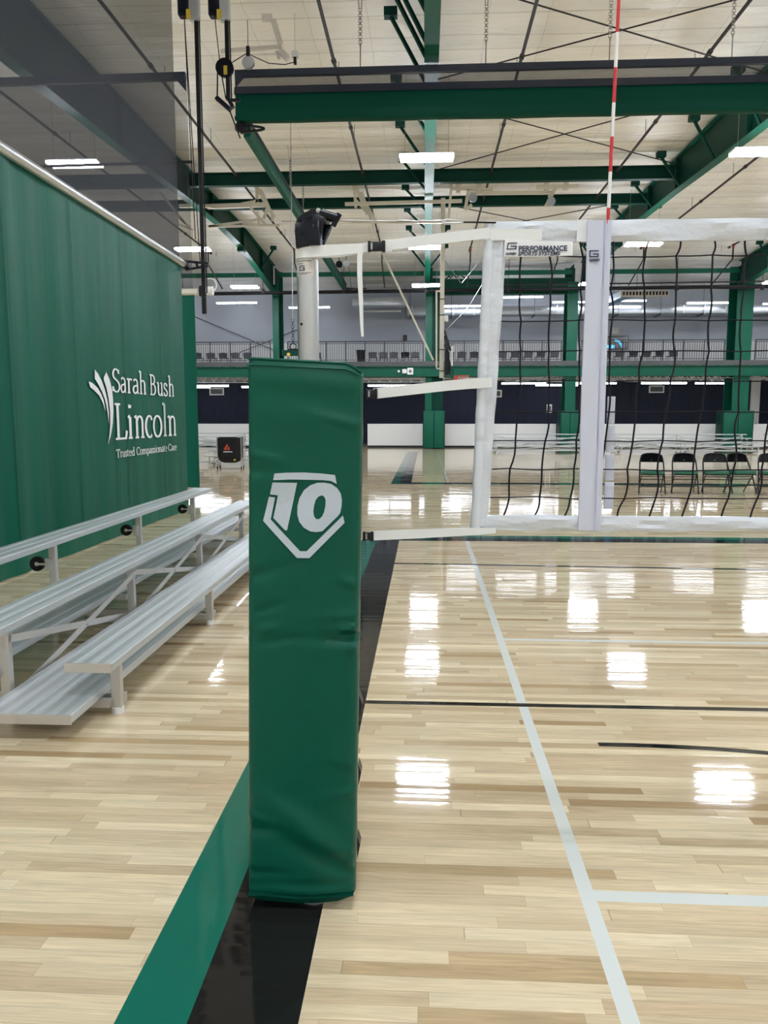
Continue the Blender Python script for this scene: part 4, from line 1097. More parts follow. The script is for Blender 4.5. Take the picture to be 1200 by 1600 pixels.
# ================================================================== BASKETBALL HOOP
t = thing('basketball_hoop', 'ceiling-hung basketball hoop seen edge-on right of the middle column', 'basketball hoop', (.6, 28, 3))
def hz(px, py, Y_=28.): p = at(px, py, Y=Y_); return (p.x-.6, p.y-28, p.z-3)
bm = B(); a = hz(691, 592); box(bm, -.095, .06, -.08, .08, .02, 6.2, bev=.01); link('mast', bm, 'offwhite', t)
bm = B(); bar(bm, hz(682, 454), hz(682, 575), .06, .05); bar(bm, hz(682, 455), hz(690, 455), .05, .05); bar(bm, hz(682, 576), hz(690, 576), .05, .05); link('side_rail', bm, 'offwhite', t)
bm = B(); bar(bm, hz(596, 392), hz(677, 563), .07, .07); bar(bm, hz(596, 392), hz(575, 330), .06, .06); link('brace', bm, 'offwhite', t)
bm = B()
for pz in (.25, 1.0, 2.2, 2.75): box(bm, -.1, .08, -.09, .09, pz, pz+.03)
link('mast_clamp', bm, 'pipe', t)
bm = B(); box(bm, .31, .34, -.9, .9, .02, 1.1); link('backboard', bm, mat('clear_board', (.7, .75, .75), .1, alpha=.35), t)
bm = B()
for y in (-.9, .9): box(bm, .3, .35, y-.03, y+.03, 0, 1.12)
for z in (0, 1.07): box(bm, .3, .35, -.93, .93, z, z+.05)
link('board_frame', bm, 'white_plain', t)
bm = B(); box(bm, .28, .39, -.95, -.86, -.02, .38, bev=.02); box(bm, .28, .39, .86, .95, -.02, .38, bev=.02); box(bm, .28, .39, -.95, .95, -.04, .03, bev=.02); link('edge_padding', bm, 'steel_green', t)
bm = B()
for (a, b_) in (((.08, .1, 1.7), (.3, .3, 1.0)), ((.08, 0, .3), (.3, 0, .15)), ((.1, -.2, 1.2), (.3, -.5, .3)), ((.1, .2, 1.2), (.3, .5, .3)), ((.08, .0, 1.5), (.26, 0, .2))): bar(bm, a, b_, .05, .05)
box(bm, .1, .22, -.3, .3, .1, 1.35); link('board_mount', bm, 'black', t)
bm = B(); ring(bm, (.72, 0, .08), (0, 0, 1), .228, .02, 28); ring(bm, (.70, 0, -.02), (0, 0, 1), .19, .014, 28); box(bm, .38, .54, -.13, .13, -.05, .1); box(bm, .37, .39, -.16, .16, -.1, .16); link('rim', bm, 'orange', t, True)
bm = B(); NN = 12
for k in range(NN):
    for s in (1, -1):
        pts = []
        for j in range(5):
            a = 2*PI*(k+s*j*.5)/NN; rr = .228-.10*smoothstep(j/4); pts.append((.72+rr*math.cos(a), rr*math.sin(a), .07-.1*j))
        tube(bm, pts, .006, 4)
link('net', bm, 'white', t)
bm = B(); bar(bm, hz(539, 319, 26), hz(722, 314, 26), .10, .10); link('top_pipe', bm, 'offwhite', t)
bm = B()
bar(bm, hz(706, 282, 26), hz(701, 340, 26), .08, .08); link('hanger_arm', bm, 'offwhite', t)
bm = B(); bar(bm, hz(688, 316, 26), (0, 0, 6.15), .08, .08); link('hanger_arm', bm, 'offwhite', t)
bm = B(); 
for q in ((690, 400, 720, 442), (722, 442, 760, 395), (732, 480, 780, 400), (698, 515, 732, 480)): cyl(bm, hz(*q[:2]), hz(*q[2:]), .012, n=5)
link('hoist_cable', bm, 'cable', t)
bm = B(); box(bm, .06, .2, -.1, .1, 2.0, 2.2); link('height_adjuster', bm, 'white_plain', t)
# folded hoops / pipe frames under the roof
def pipes(name, Y_, segs, label, m='offwhite', r=.045, clamps=(), wheel=None):
    o0 = at(segs[0][0], segs[0][1], Y=Y_)
    t = thing(name, label, 'hoop frame', tuple(o0), 0)
    def q_(px, py): return at(px, py, Y=Y_)-o0
    for s in segs:
        k = s[4] if len(s) > 4 else 1
        bm = B(); bar(bm, q_(s[0], s[1]), q_(s[2], s[3]), 2*r*k, 2*r*k, up=(0, 1, 0)); link('pipe', bm, m, t)
    for (px, py) in clamps:
        c = q_(px, py); bm = B(); box(bm, c.x-.13, c.x+.13, -.1, .1, c.z, c.z+.12); box(bm, c.x-.07, c.x+.07, -.07, .07, c.z-.3, c.z); link('beam_clamp', bm, m, t)
    if wheel:
        c = q_(*wheel); bm = B(); disc(bm, c, (0, 1, 0), .14, .12, 16); link('drum', bm, 'galv', t)
    return t
pipes('folded_hoop_frame', 27.6, [(324, 323, 414, 320, 1.6), (378, 319, 404, 314), (401, 292, 402, 322), (401, 292, 428, 340, 1.3), (391, 324, 414, 350), (412, 342, 419, 322), (408, 296, 425, 335), (424, 328, 426, 345), (326, 354, 404, 343, .8), (326, 354, 437, 352, .8), (402, 330, 404, 352, .7)],
      'cream pipe frame of a folded hoop left of the post cap')
pipes('folded_hoop_frame', 27.2, [(553, 285, 575, 335, 1.3), (553, 285, 556, 325), (556, 312, 575, 335, .8), (565, 300, 580, 344), (549, 347, 720, 348, .7), (572, 318, 590, 350, .8), (440, 346, 620, 346, .3)],
      'cream pipe frame under the roof just right of the post cap')
pipes('hoop_hoist_frame', 26.8, [(704, 295, 770, 295.5, 1.2), (735, 302, 865, 301, 1.1), (732, 296, 727, 328, 1.2), (737, 320, 729, 327), (716, 290, 713, 294)],
      'cream hoist pipe with two clamps above the left end of the net', clamps=((716, 287), (748, 287)), wheel=(739, 309))
pipes('hoop_hoist_frame', 26.6, [(838, 292.5, 903, 291, 1.2), (868, 294, 853, 322, 1.2), (858, 305, 860, 320, .8)],
      'cream hoist pipe with two clamps left of the antenna', clamps=((854, 283), (885, 282)), wheel=(861, 315))
pipes('folded_hoop_frame', 27.0, [(280, 322, 330, 322, 1.2), (278, 350, 300, 360, .8), (280, 340, 303, 362, .8), (250, 300, 290, 350, .8)],
      'cream pipe frame seen through the edge of the mesh')
pipes('hoop_hoist_frame', 16.2, [(410, 28, 425, 28, 1.2), (427, 32, 438, 68, 1.2), (345, 80, 440, 73, .7), (438, 80, 450, 92, 1.2), (432, 80, 436, 92, .6)],
      'pale hoist arm on the ceiling above the short curtain pole', m='foil')

# ================================================================== VOLLEYBALL POST
NY = 2.45
px_, = (-.368,)
post = thing('volleyball_post', 'silver volleyball post with black winch cap rising from the green pad', 'volleyball post', (px_, NY, 0))
bm = B(); cyl(bm, (0, 0, 0), (0, 0, 2.16), .0335, n=40); link('tube', bm, 'alu', post, True)
bm = B(); disc(bm, (-.0165, -.0295, 1.907), (-.49, -.87, 0), .0042, .004, 12); link('bolt_hole', bm, 'black', post)
bm = B(); cyl(bm, (0, 0, 0), (0, 0, .02), .075, n=24); link('floor_collar', bm, 'cable', post, True)
# label band: thin curved decal with printed marks
bm = B(); pr = None
for i in range(11):
    a = math.radians(-155+i*11); p = (math.cos(a)*.0341, math.sin(a)*.0341)
    r = (bm.verts.new((*p, 2.053)), bm.verts.new((*p, 2.103)))
    if pr: bm.faces.new((pr[0], r[0], r[1], pr[1]))
    pr = r
link('sticker', bm, 'foil', post, True)
def onpole(bm, a0, a1, z0, z1):
    pr = None
    for i in range(5):
        a = math.radians(a0+(a1-a0)*i/4); p = (math.cos(a)*.0345, math.sin(a)*.0345)
        r = (bm.verts.new((*p, z0)), bm.verts.new((*p, z1)))
        if pr: bm.faces.new((pr[0], r[0], r[1], pr[1]))
        pr = r
bm = B()
for z, a0, a1, h in ((2.095, -150, -60, .003), (2.087, -140, -100, .003), (2.060, -152, -62, .002), (2.056, -130, -80, .002)):
    for k in range(int((a1-a0)/6)): onpole(bm, a0+k*6, a0+k*6+4.2, z, z+h)
for a0, a1, z0, z1 in ((-128, -96, 2.080, 2.083), (-128, -121, 2.067, 2.083), (-128, -96, 2.067, 2.070), (-103, -96, 2.067, 2.077), (-116, -96, 2.074, 2.077)): onpole(bm, a0, a1, z0, z1)
link('sticker_print', bm, 'label_ink', post)
# winch head
def capxz(px, py): p = at(px, py, Y=2.41); return p.x-px_, p.z
prof = [capxz(*q) for q in ((462, 388), (460.5, 362), (460.5, 350), (463, 343), (469, 337), (477, 331), (486, 326.5), (495, 324.5), (503, 325.5), (512, 330), (514, 336), (509, 341), (503.5, 347), (502, 366), (501, 384), (482, 384.5))]
def shell(y0, y1, name, mt, pts, bev=.004):
    bm = B(); prism(bm, [(x, y0, z) for x, z in pts], (0, y1-y0, 0))
    bmesh.ops.bevel(bm, geom=bm.edges[:], offset=bev, segments=2, affect='EDGES', profile=.6)
    return link(name, bm, mt, post, True)
shell(-.042, .042, 'winch_head', 'cap', prof, .006)
rib = [capxz(*q) for q in ((484, 384), (489, 352), (494, 343), (500, 343), (501, 384))]
shell(-.050, -.041, 'gusset', 'cap', rib, .002)
rearp = [capxz(*q) for q in ((502, 380), (503, 345), (516, 344), (512, 353), (507, 364))]
shell(.005, .035, 'rear_gusset', 'cap', rearp, .003)
bm = B(); a, b_ = capxz(500, 332), capxz(527, 341); cyl(bm, (a[0], -.03, a[1]), (b_[0], -.035, b_[1]), .0145, n=16); link('pulley_arm', bm, 'cap', post, True)
bm = B(); a, b_ = capxz(530, 333.5), capxz(520, 352.5); cyl(bm, (a[0], -.035, a[1]), (b_[0], -.035, b_[1]), .0085, n=14); link('crank_tee', bm, 'cap', post, True)
for i, (qx, qy) in enumerate(((471, 364), (484, 339), (468, 344), (497.5, 329))):
    a = capxz(qx, qy); bm = B(); disc(bm, (a[0], -.044, a[1]), (0, 1, 0), .0042, .008, 6); disc(bm, (a[0], -.042, a[1]), (0, 1, 0), .007, .003, 16); link('bolt', bm, 'cable' if i == 3 else 'cap', post, True)
bm = B(); a = capxz(501, 350); disc(bm, (a[0], -.0, a[1]), (1, 0, 0), .012, .006, 14); link('ratchet', bm, 'cable', post)

# post pad: padded panels wrapped around the post
def lean(z): return .0385*(1-z/1.8)       # pad leans left towards the floor
def wr(x, z):
    w = 0
    for (cx_, cz, sx_, sz_, ang, am) in WR:
        dx_, dz_ = x-cx_, z-cz; u = dx_*math.cos(ang)+dz_*math.sin(ang); v = -dx_*math.sin(ang)+dz_*math.cos(ang)
        w += 1.5*am*math.exp(-(u/sx_)**2-(v/sz_)**2)
    return w
WR = []
rr = random.Random(3)
for z in [.07, .12, .2, .27, .33, .42, .5, .93, 1.0, 1.12, 1.45, 1.52, 1.60]:
    WR.append((rr.choice((-.58, -.2)) + rr.uniform(-.02, .02), z, rr.uniform(.05, .13), rr.uniform(.008, .018), rr.uniform(-.35, .35), rr.choice((-.006, .005, -.005))))
WR += [(-.2, .935, .10, .014, .12, -.020), (-.2, .965, .06, .012, .1, .010), (-.19, .90, .06, .012, .2, .008), (-.33, .24, .17, .032, -.5, .008), (-.31, .17, .16, .030, -.5, -.007), (-.42, .33, .14, .03, -.55, .006),
       (-.36, .085, .25, .016, -.03, -.004), (-.40, 1.62, .2, .05, -.25, .004), (-.45, 1.35, .15, .05, .3, -.004), (-.50, 1.02, .05, .01, .3, -.004), (-.21, 1.10, .05, .014, -.3, .006), (-.5, .95, .06, .012, .3, .005), (-.44, .92, .1, .01, .18, -.004), (-.37, 1.72, .3, .03, -.03, .005)]
PF, PB = 2.352, 2.405          # front face, back face of the front panel
pad = thing('post_pad', 'tall green vinyl post pad marked 10, wrapped around the volleyball post', 'post pad', (-.385, 2.42, 0))
bm = B(); NXs, NZs = 44, 150; z0, z1 = .035, 1.785
front = []; back = []
def edge_x(z): return -.541-lean(z)*1.05, -.190-lean(z)*.85
for j in range(NZs+1):
    z = z0+(z1-z0)*j/NZs; xl, xr = edge_x(z); fr_ = []; bk = []
    top = z1+.017*0
    for i in range(NXs+1):
        u = i/NXs; x = xl+(xr-xl)*u
        e = min(u, 1-u)*(xr-xl); rd = .022
        y = PF + (rd-math.sqrt(max(0, rd*rd-(rd-e)**2)) if e < rd else 0)
        ev = min(z-z0, z1-z); y += .012*(1-smoothstep(ev/.02))
        bulge = -.006*math.sin(PI*u)
        y += bulge - wr(x, z)
        zz = z + (.022*(1-u) - .004 if j == NZs else 0) * 1 + (0.022*(1-u)*smoothstep((z-1.6)/.185) if j < NZs else 0)
        if j < NZs: zz = z + .020*(1-u)*smoothstep((z-1.6)/.185)
        if z > 1.7 and u > .86: zz -= .026*((u-.86)/.14)**1.3*smoothstep((z-1.7)/.085)
        if z < .2: zz += -.012*u*0 + .010*math.sin(u*7+1)*(1-z/.2)*.6 + .012*u*(1-z/.2)
        fr_.append(bm.verts.new((x+.385, y-2.42, zz))); bk.append(bm.verts.new((x+.385, PB-2.42, zz)))
    front.append(fr_); back.append(bk)
for j in range(NZs):
    for i in range(NXs):
        bm.faces.new((front[j][i], front[j][i+1], front[j+1][i+1], front[j+1][i])); bm.faces.new((back[j][i], back[j+1][i], back[j+1][i+1], back[j][i+1]))
    for i in (0, NXs): bm.faces.new((front[j][i], front[j+1][i], back[j+1][i], back[j][i]))
for i in range(NXs):
    for j in (0, NZs): bm.faces.new((front[j][i], front[j][i+1], back[j][i+1], back[j][i]))
link('front_panel', bm, 'vinyl', pad, True)
# top cap strip with stitched edge and lower hem
bm = B(); pts = []
for i in range(15):
    u = i/14; xl, xr = edge_x(1.78); x = xl+(xr-xl)*u; pts.append((x+.385, PF-2.42+.006-.006*math.sin(PI*u), 1.785+.02*(1-u)-.006-(.026*(max(0, u-.86)/.14)**1.3)))
tube(bm, pts, .0045, 6); link('top_piping', bm, 'vinyl', pad, True)
bm = B(); pts = []
for i in range(15):
    u = i/14; xl, xr = edge_x(1.75); x = xl+(xr-xl)*u; pts.append((x+.385, PF-2.42-.003-.006*math.sin(PI*u), 1.762+.018*(1-u)-.02*(max(0, u-.86)/.14)**1.3))
tube(bm, pts, .0028, 5); link('seam', bm, 'vinyl', pad, True)
bm = B(); pr = None
for i in range(21):
    u = i/20; xl, xr = edge_x(.04); x = xl+.004+(xr-xl-.008)*u+.385; sl_ = min(1, u*9, (1-u)*7)
    zb0 = .048+.010*math.sin(u*7+1)*.5+.010*u; dp = .018*sl_
    r = [bm.verts.new((x, PF-2.42+.012, zb0)), bm.verts.new((x, PF-2.42-.010, zb0-.006)), bm.verts.new((x, PF-2.42-.006, zb0-.006-dp)), bm.verts.new((x, PB-2.42, zb0-.004-dp))]
    if pr:
        for k in range(3): bm.faces.new((pr[k], r[k], r[k+1], pr[k+1]))
    pr = r
solid(bm, .002); link('bottom_hem', bm, 'vinyl', pad, True)
for s in (-1, 1):
    bm = B(); pr = None
    for j in range(41):
        z = .04+1.735*j/40; xl, xr = edge_x(z); xe = (xl+.003 if s < 0 else xr-.007)+.385; ry = random.Random(j*7+s).uniform(-.002, .002)
        zz = z + (.018 if s < 0 else -.024)*smoothstep((z-1.6)/.17)
        r = [bm.verts.new((xe-s*.004, -.03, zz)), bm.verts.new((xe-s*.001+ry, .0, zz)), bm.verts.new((xe-s*.002+ry, .11, zz)), bm.verts.new((xe-s*.03, .125, zz)), bm.verts.new((xe-s*.045, .11, zz)), bm.verts.new((xe-s*.045, -.012, zz))]
        if pr:
            for k in range(6): bm.faces.new((pr[k], r[k], r[(k+1) % 6], pr[(k+1) % 6]))
        else: bm.faces.new(r)
        pr = r
    bm.faces.new(pr[::-1]); link('side_panel', bm, 'vinyl', pad, True)
bm = B(); box(bm, -.15, .16, .125, .165, .05, 1.76, bev=.01); bmesh.ops.translate(bm, verts=[v for v in bm.verts if v.co.z < .5], vec=(-.03, 0, 0)); link('back_panel', bm, 'vinyl', pad, True)
for z in (.16, .42, .66):
    bm = B(); xl, xr = edge_x(z); x = xr+.385
    prism(bm, [(x-.002, .03, z-.04), (x-.002, .03, z+.045), (x+.008, .035, z+.01)], (0, .05, 0)); link('closure_flap', bm, 'black', pad)
# logo 10 in home plate
def lg(x, y):
    p = at(390+x*.14167, 720+y*.14167, Y=PF-.003); u = (p.x+.541+lean(p.z))/.351
    return (p.x+.385, PF-.0022-.006*math.sin(PI*max(0, min(1, u)))-wr(p.x, p.z)-2.42, p.z)
def poly_fill(pts, holes=()):
    b2 = bmesh.new(); es = []
    for loop in (pts, *holes):
        vs = [b2.verts.new((x, y, 0)) for x, y in loop]
        for i in range(len(vs)): es.append(b2.edges.new((vs[i], vs[(i+1) % len(vs)])))
    bmesh.ops.triangle_fill(b2, use_beauty=True, use_dissolve=False, edges=es)
    bmesh.ops.subdivide_edges(b2, edges=b2.edges[:], cuts=2, use_grid_fill=True)
    for v in b2.verts: v.co = Vector(lg(v.co.x, v.co.y))
    return b2
def logo_part(name, pts, holes=()):
    b2 = poly_fill(pts, holes); bmesh.ops.recalc_face_normals(b2, faces=b2.faces[:]); bmesh.ops.solidify(b2, geom=b2.faces[:], thickness=.0006)
    return link(name, b2, 'logo', lgp)
lgp = pad
o = logo_part('printed_top_bar', [(275, 140), (400, 131), (600, 128), (800, 140), (942, 156), (962, 255), (900, 222), (810, 212), (640, 208), (450, 205), (330, 210), (262, 212)])
logo_part('printed_digit', [(255, 238), (525, 243), (415, 766), (392, 762), (262, 630), (312, 380), (225, 370)])
outer_ = [(820, 240), (900, 255), (965, 300), (1005, 360), (1018, 430), (1015, 500), (1000, 575), (975, 608), (805, 774), (740, 784), (670, 775), (600, 735), (550, 670), (528, 590), (528, 500), (550, 410), (600, 325), (670, 270), (745, 243)]
inner_ = [(800, 380), (825, 395), (840, 430), (838, 490), (825, 560), (800, 615), (765, 643), (735, 640), (712, 610), (704, 560), (712, 490), (730, 430), (762, 392)]
logo_part('printed_digit', outer_, (inner_,))
logo_part('printed_plate_outline', [(212, 397), (280, 405), (232, 645), (560, 994), (632, 994), (1030, 602), (1048, 682), (662, 1070), (525, 1068), (148, 662)])

# ================================================================== NET
net = thing('volleyball_net', 'white-edged volleyball net with black cords stretched to the right', 'net', (.2, NY, 1.26))
o0 = Vector((.2, NY, 1.26))
def nl(p): return Vector(p)-o0
XE = 9.6
def band_mesh(bm, x0, x1, n, zt, zb_, bulge, amp, seed, drift=lambda x: 0):
    r0 = random.Random(seed); ph = [r0.uniform(0, 6) for _ in range(6)]
    K = [(-.5, 0), (-.46, .55), (-.25, .9), (0, 1), (.25, .9), (.46, .55), (.5, 0), (.46, -.55), (0, -.8), (-.46, -.55)]
    pr = None
    for i in range(n+1):
        x = x0+(x1-x0)*i/n
        a = zt(x) + amp*(.4*math.sin(9*x+ph[0])+.3*math.sin(23*x+ph[1])); b_ = zb_(x) + amp*(.5*math.sin(7*x+ph[2])+.5*math.sin(31*x+ph[3]))
        r = []
        for kz, ky in K:
            z = (a+b_)/2+kz*(a-b_); y = -ky*bulge*(1+.5*math.sin(17*x+kz*9+ph[4])*math.sin(5*x+ph[5]+kz*4))
            r.append(bm.verts.new(nl((x, NY+y, z))))
        if pr:
            for k in range(len(K)): bm.faces.new((pr[k], r[k], r[(k+1) % len(K)], pr[(k+1) % len(K)]))
        else: bm.faces.new(r)
        pr = r
    bm.faces.new(pr[::-1])
bm = B(); band_mesh(bm, .178, XE, 420, lambda x: 2.214-.0006*x, lambda x: 2.147+.0004*x, .010, .0022, 1); link('top_tape', bm, 'tape', net, True)
bm = B(); band_mesh(bm, .155, XE, 420, lambda x: 1.309+.002*math.sin(x*3), lambda x: 1.258+.004*smoothstep(x), .012, .003, 2); link('bottom_tape', bm, 'tape', net, True)
# side band: dowel sleeve + flat flap
def side_x(z): return .180-.030*(2.2-z)/.94
bm = B(); pts = []; rs_ = []
for j in range(60):
    z = 2.205-.945*j/59; pts.append(nl((side_x(z)+.014, NY-.004, z))); rs_.append(.0165+.0006*math.sin(z*40)+.0005*math.sin(z*97))
tube(bm, pts, rs_, 12); link('side_sleeve', bm, 'tape', net, True)
bm = B(); pr = None
for j in range(90):
    z = 2.19-.915*j/89; xa = side_x(z)+.020; xb = side_x(z)+.068-.018*(2.2-z)+.001*math.sin(z*23)+.0006*math.sin(z*61)
    r = [bm.verts.new(nl(q)) for q in ((xa, NY-.012, z), ((xa*.6+xb*.4), NY-.013-.003*math.sin(z*17), z), (xa*.25+xb*.75, NY-.015+.004*math.sin(z*29), z), (xb, NY-.006+.003*math.sin(z*35), z), (xb, NY+.002, z), (xa, NY+.004, z))]
    if pr:
        for k in range(6): bm.faces.new((pr[k], r[k], r[(k+1) % 6], pr[(k+1) % 6]))
    else: bm.faces.new(r)
    pr = r
bm.faces.new(pr[::-1]); link('side_flap', bm, 'tape', net, True)
# cords
rowz = [2.105, 2.010, 1.916, 1.823, 1.731, 1.638, 1.546, 1.456, 1.366]
r2 = random.Random(11); colx0 = [.298, .391, .487, .577, .668, .762, .866, .975]
allx = colx0 + [.975+.1*k for k in range(1, 86)]
nodes = []
for ci, x in enumerate(allx):
    ph = r2.uniform(0, 6); r_ = []
    for rz in rowz: r_.append((x + .010*math.sin(rz*6.5+ph*.35+2) - (.028)*(2.105-rz)/.8 + r2.uniform(-.004, .004), rz + r2.uniform(-.003, .003)))
    nodes.append(r_)
bm = B()
def cordpath(P, sub, wob, rnd_):
    out = []
    for a, b_ in zip(P, P[1:]):
        bx, bz = rnd_.uniform(-wob, wob), rnd_.uniform(-wob, wob)*.25
        for k in range(sub):
            u = k/sub; out.append((a[0]+(b_[0]-a[0])*u + bx*math.sin(PI*u), a[1]+(b_[1]-a[1])*u + bz*math.sin(PI*u)))
    out.append(P[-1]); return out
for ci, r_ in enumerate(nodes):
    P = [(r_[0][0]-.012*math.sin(ci), 2.15)] + r_ + [(r_[-1][0]-.02, 1.30)]
    tube(bm, [nl((x, NY, z)) for x, z in cordpath(P, 4, .007, r2)], .0030, 5)
link('vertical_cords', bm, 'cord', net, True)
bm = B()
for ri in range(9):
    z_ = rowz[ri]; P = [(side_x(z_)+.055, z_ + (.03 if ri == 0 else .0))] + [nodes[c][ri] for c in range(len(nodes))]
    if ri == 0: P = [(side_x(z_)+.06, z_-.005), (.265, z_+.018)] + [(x, z+.012*math.exp(-((x-.32)/.12)**2)) for x, z in P[1:]]
    pp = cordpath(P, 3, .0035 if ri else .006, r2)
    tube(bm, [nl((x, NY+.001, z)) for x, z in pp], .0020, 5)
link('horizontal_cords', bm, 'cord', net, True)
bm = B()
for r_ in nodes[:60]:
    for x, z in r_: bmesh.ops.create_icosphere(bm, subdivisions=1, radius=.0042, matrix=Matrix.Translation(nl((x, NY-.001, z))))
link('knots', bm, 'cord', net, True)['kind'] = 'stuff'
bm = B(); prism(bm, [nl(q) for q in ((.232, NY-.014, 2.15), (.268, NY-.014, 2.160), (.263, NY-.014, 2.135), (.252, NY-.014, 2.10), (.236, NY-.014, 2.10))], (0, .004, 0)); link('corner_flap', bm, 'white', net)
# reinforcement patch on top tape at the strap end
bm = B(); ribbon(bm, [nl((.178, NY-.018, 2.170)), nl((.26, NY-.018, 2.170)), nl((.35, NY-.018, 2.168))], [.034, .033, .032], .003, (0, 0, 1)); link('sewn_strap_end', bm, 'strap', net)
bm = B(); box(bm, *[0]*6) if False else None
for x0_, w_ in ((.455, .03), (1.02, .02)):
    b2 = B(); box(b2, x0_-.2, x0_+w_-.2, -.0145, -.011, 2.148-1.26, 2.212-1.26); link('tape_seam', b2, 'white', net)
bm.free()
# banner
ban = bpy.data.objects.new('maker_banner', None)
bm = B(); yb = NY-.022
q = [(.238, 2.158), (.345, 2.150), (.443, 2.147), (.443, 2.106), (.345, 2.104), (.238, 2.104)]
prism(bm, [nl((x, yb, z)) for x, z in q], (0, .003, 0)); bn = link('maker_banner', bm, 'label_white', net)
RX = Matrix.Rotation(PI/2, 4, 'X')
def tm(s, px, py, size, parent, Y_, mat_='label_ink', bold=0, shear=0, sx=1., rot=0., name='banner_text', o=o0):
    p = at(px, py, Y=Y_)-o
    return text_mesh(s, size, mat_, name, parent, Matrix.Translation(p) @ Matrix.Rotation(rot, 4, 'Y') @ RX, bold, shear, sx)
tm('PERFORMANCE', 810, 392.5, .0215, net, yb-.002, bold=.0007, sx=.98, rot=.0)
tm('SPORTS SYSTEMS', 809, 399.5, .0165, net, yb-.002, bold=.0005, shear=.25, sx=1.0)
tm('GARED', 790, 398, .0085, net, yb-.002, bold=.0005, sx=1.15)
def gmark(bm, f, cx_, cz_, w, h, t_, y):
    # squared letter G drawn with five bars
    segs = [(-w/2, w/2, h/2-t_, h/2), (-w/2, -w/2+t_, -h/2, h/2), (-w/2, w/2, -h/2, -h/2+t_), (w/2-t_, w/2, -h/2, t_*.3), (-w*.12, w/2, -t_*.7, t_*.3)]
    for a, b_, c_, d_ in segs:
        sh = f
        prism(bm, [(cx_+a+sh*c_, y, cz_+c_), (cx_+b_+sh*c_, y, cz_+c_), (cx_+b_+sh*d_, y, cz_+d_), (cx_+a+sh*d_, y, cz_+d_)], (0, .0006, 0))
p = at(800, 384.5, Y=yb-.002)-o0
bm = B(); gmark(bm, .15, p.x, p.z, .029, .020, .0032, p.y); link('banner_emblem', bm, 'label_ink', net)

# straps
def strap(name, pts, w, label=None):
    bm = B(); ribbon(bm, [nl(p) for p in pts], w, .0035, (0, 0, 1)); return link(name, bm, 'strap', net, False)
def A(px, py, Y_=2.40): return at(px, py, Y=Y_)
def loop_pts(z, zr_):
    out = []
    for k in range(9):
        a = math.radians(60-k*(240/8)); 
        out.append((px_+.0365*math.cos(a), NY+.0365*math.sin(a), z + (zr_-z)*abs(k-4)/8*0))
    return out
# top strap: loop round the post, both layers run to the buckle
zc_ = A(483, 393, 2.414).z
bm = B(); pts = [Vector((px_+.036*math.cos(math.radians(a)), NY+.036*math.sin(math.radians(a)), zc_)) for a in range(80, -271-0, -20) if True][:15]
pts = [Vector((px_+.0362*math.cos(math.radians(a)), NY+.0362*math.sin(math.radians(a)), zc_-.001)) for a in range(90, -300, -15)]
ribbon(bm, [nl(p) for p in pts], .034, .003, (0, 0, 1)); link('strap_loop', bm, 'strap', net)
strap('strap', [A(483, 393.5, 2.411), A(520, 391, 2.408), A(555, 388.5, 2.42), A(576, 387, 2.43)], [.034, .033, .029, .024])
strap('strap', [A(498, 395, 2.44), A(530, 394, 2.436), A(565, 388, 2.435), A(578, 386.5, 2.433)], [.032, .031, .030, .028])
strap('strap', [A(597, 384.5, 2.43), A(612, 383.5, 2.43)], [.036, .036])
strap('strap', [A(600, 384.3, 2.433), A(660, 376, 2.435), A(720, 369, 2.435), A(765, 364, 2.43)], [.030, .031, .031, .032])
bm = B(); ribbon(bm, [nl(A(*q_)) for q_ in ((565, 388, 2.425), (562, 400, 2.42), (562, 430, 2.418), (564, 470, 2.42), (565, 505, 2.42), (566.5, 526, 2.42))], [.012, .016, .016, .013, .010, .008], .002, (1, .3, 0)); link('strap_tail', bm, 'strap', net)
def buckle(px0, px1, pyc, h, Y_, name='buckle'):
    a, b_ = nl(A(px0, pyc, Y_)), nl(A(px1, pyc, Y_)); bm = B()
    box(bm, a.x, b_.x, a.y-.007, a.y+.005, a.z-h/2, a.z+h/2, bev=.003)
    box(bm, b_.x-.006, b_.x+.004, a.y-.008, a.y+.006, a.z-h/2-.003, a.z+h/2+.003, bev=.0015)
    box(bm, a.x-.002, a.x+.006, a.y-.008, a.y+.006, a.z-h/2-.002, a.z+h/2+.002, bev=.0015)
    bk_ = link(name, bm, 'black', net, True)
    bm = B(); box(bm, a.x+.007, a.x+.0125, a.y-.0085, a.y-.0065, a.z-h*.36, a.z+h*.36); link('buckle_bar', bm, 'cable', bk_)
buckle(576, 600, 385.5, .028, 2.425)
# middle strap
bm = B(); box(bm, *[x for x in (0, 0, 0, 0, 0, 0)]) if False else None; bm.free()
buckle(572, 588, 615.5, .026, 2.425)
strap('strap', [A(584, 615, 2.425), A(640, 609, 2.43), A(700, 602.5, 2.432), A(742, 599, 2.425)], [.033, .032, .031, .031])
strap('strap', [A(738, 599.5, 2.422), A(769, 597.5, 2.42)], [.031, .030])
# bottom strap
buckle(568, 582, 837.5, .026, 2.425)
strap('strap', [A(579, 837, 2.425), A(640, 834.5, 2.43), A(700, 832, 2.432), A(745, 830.5, 2.43), A(775, 829, 2.434)], [.031, .030, .027, .022, .016])

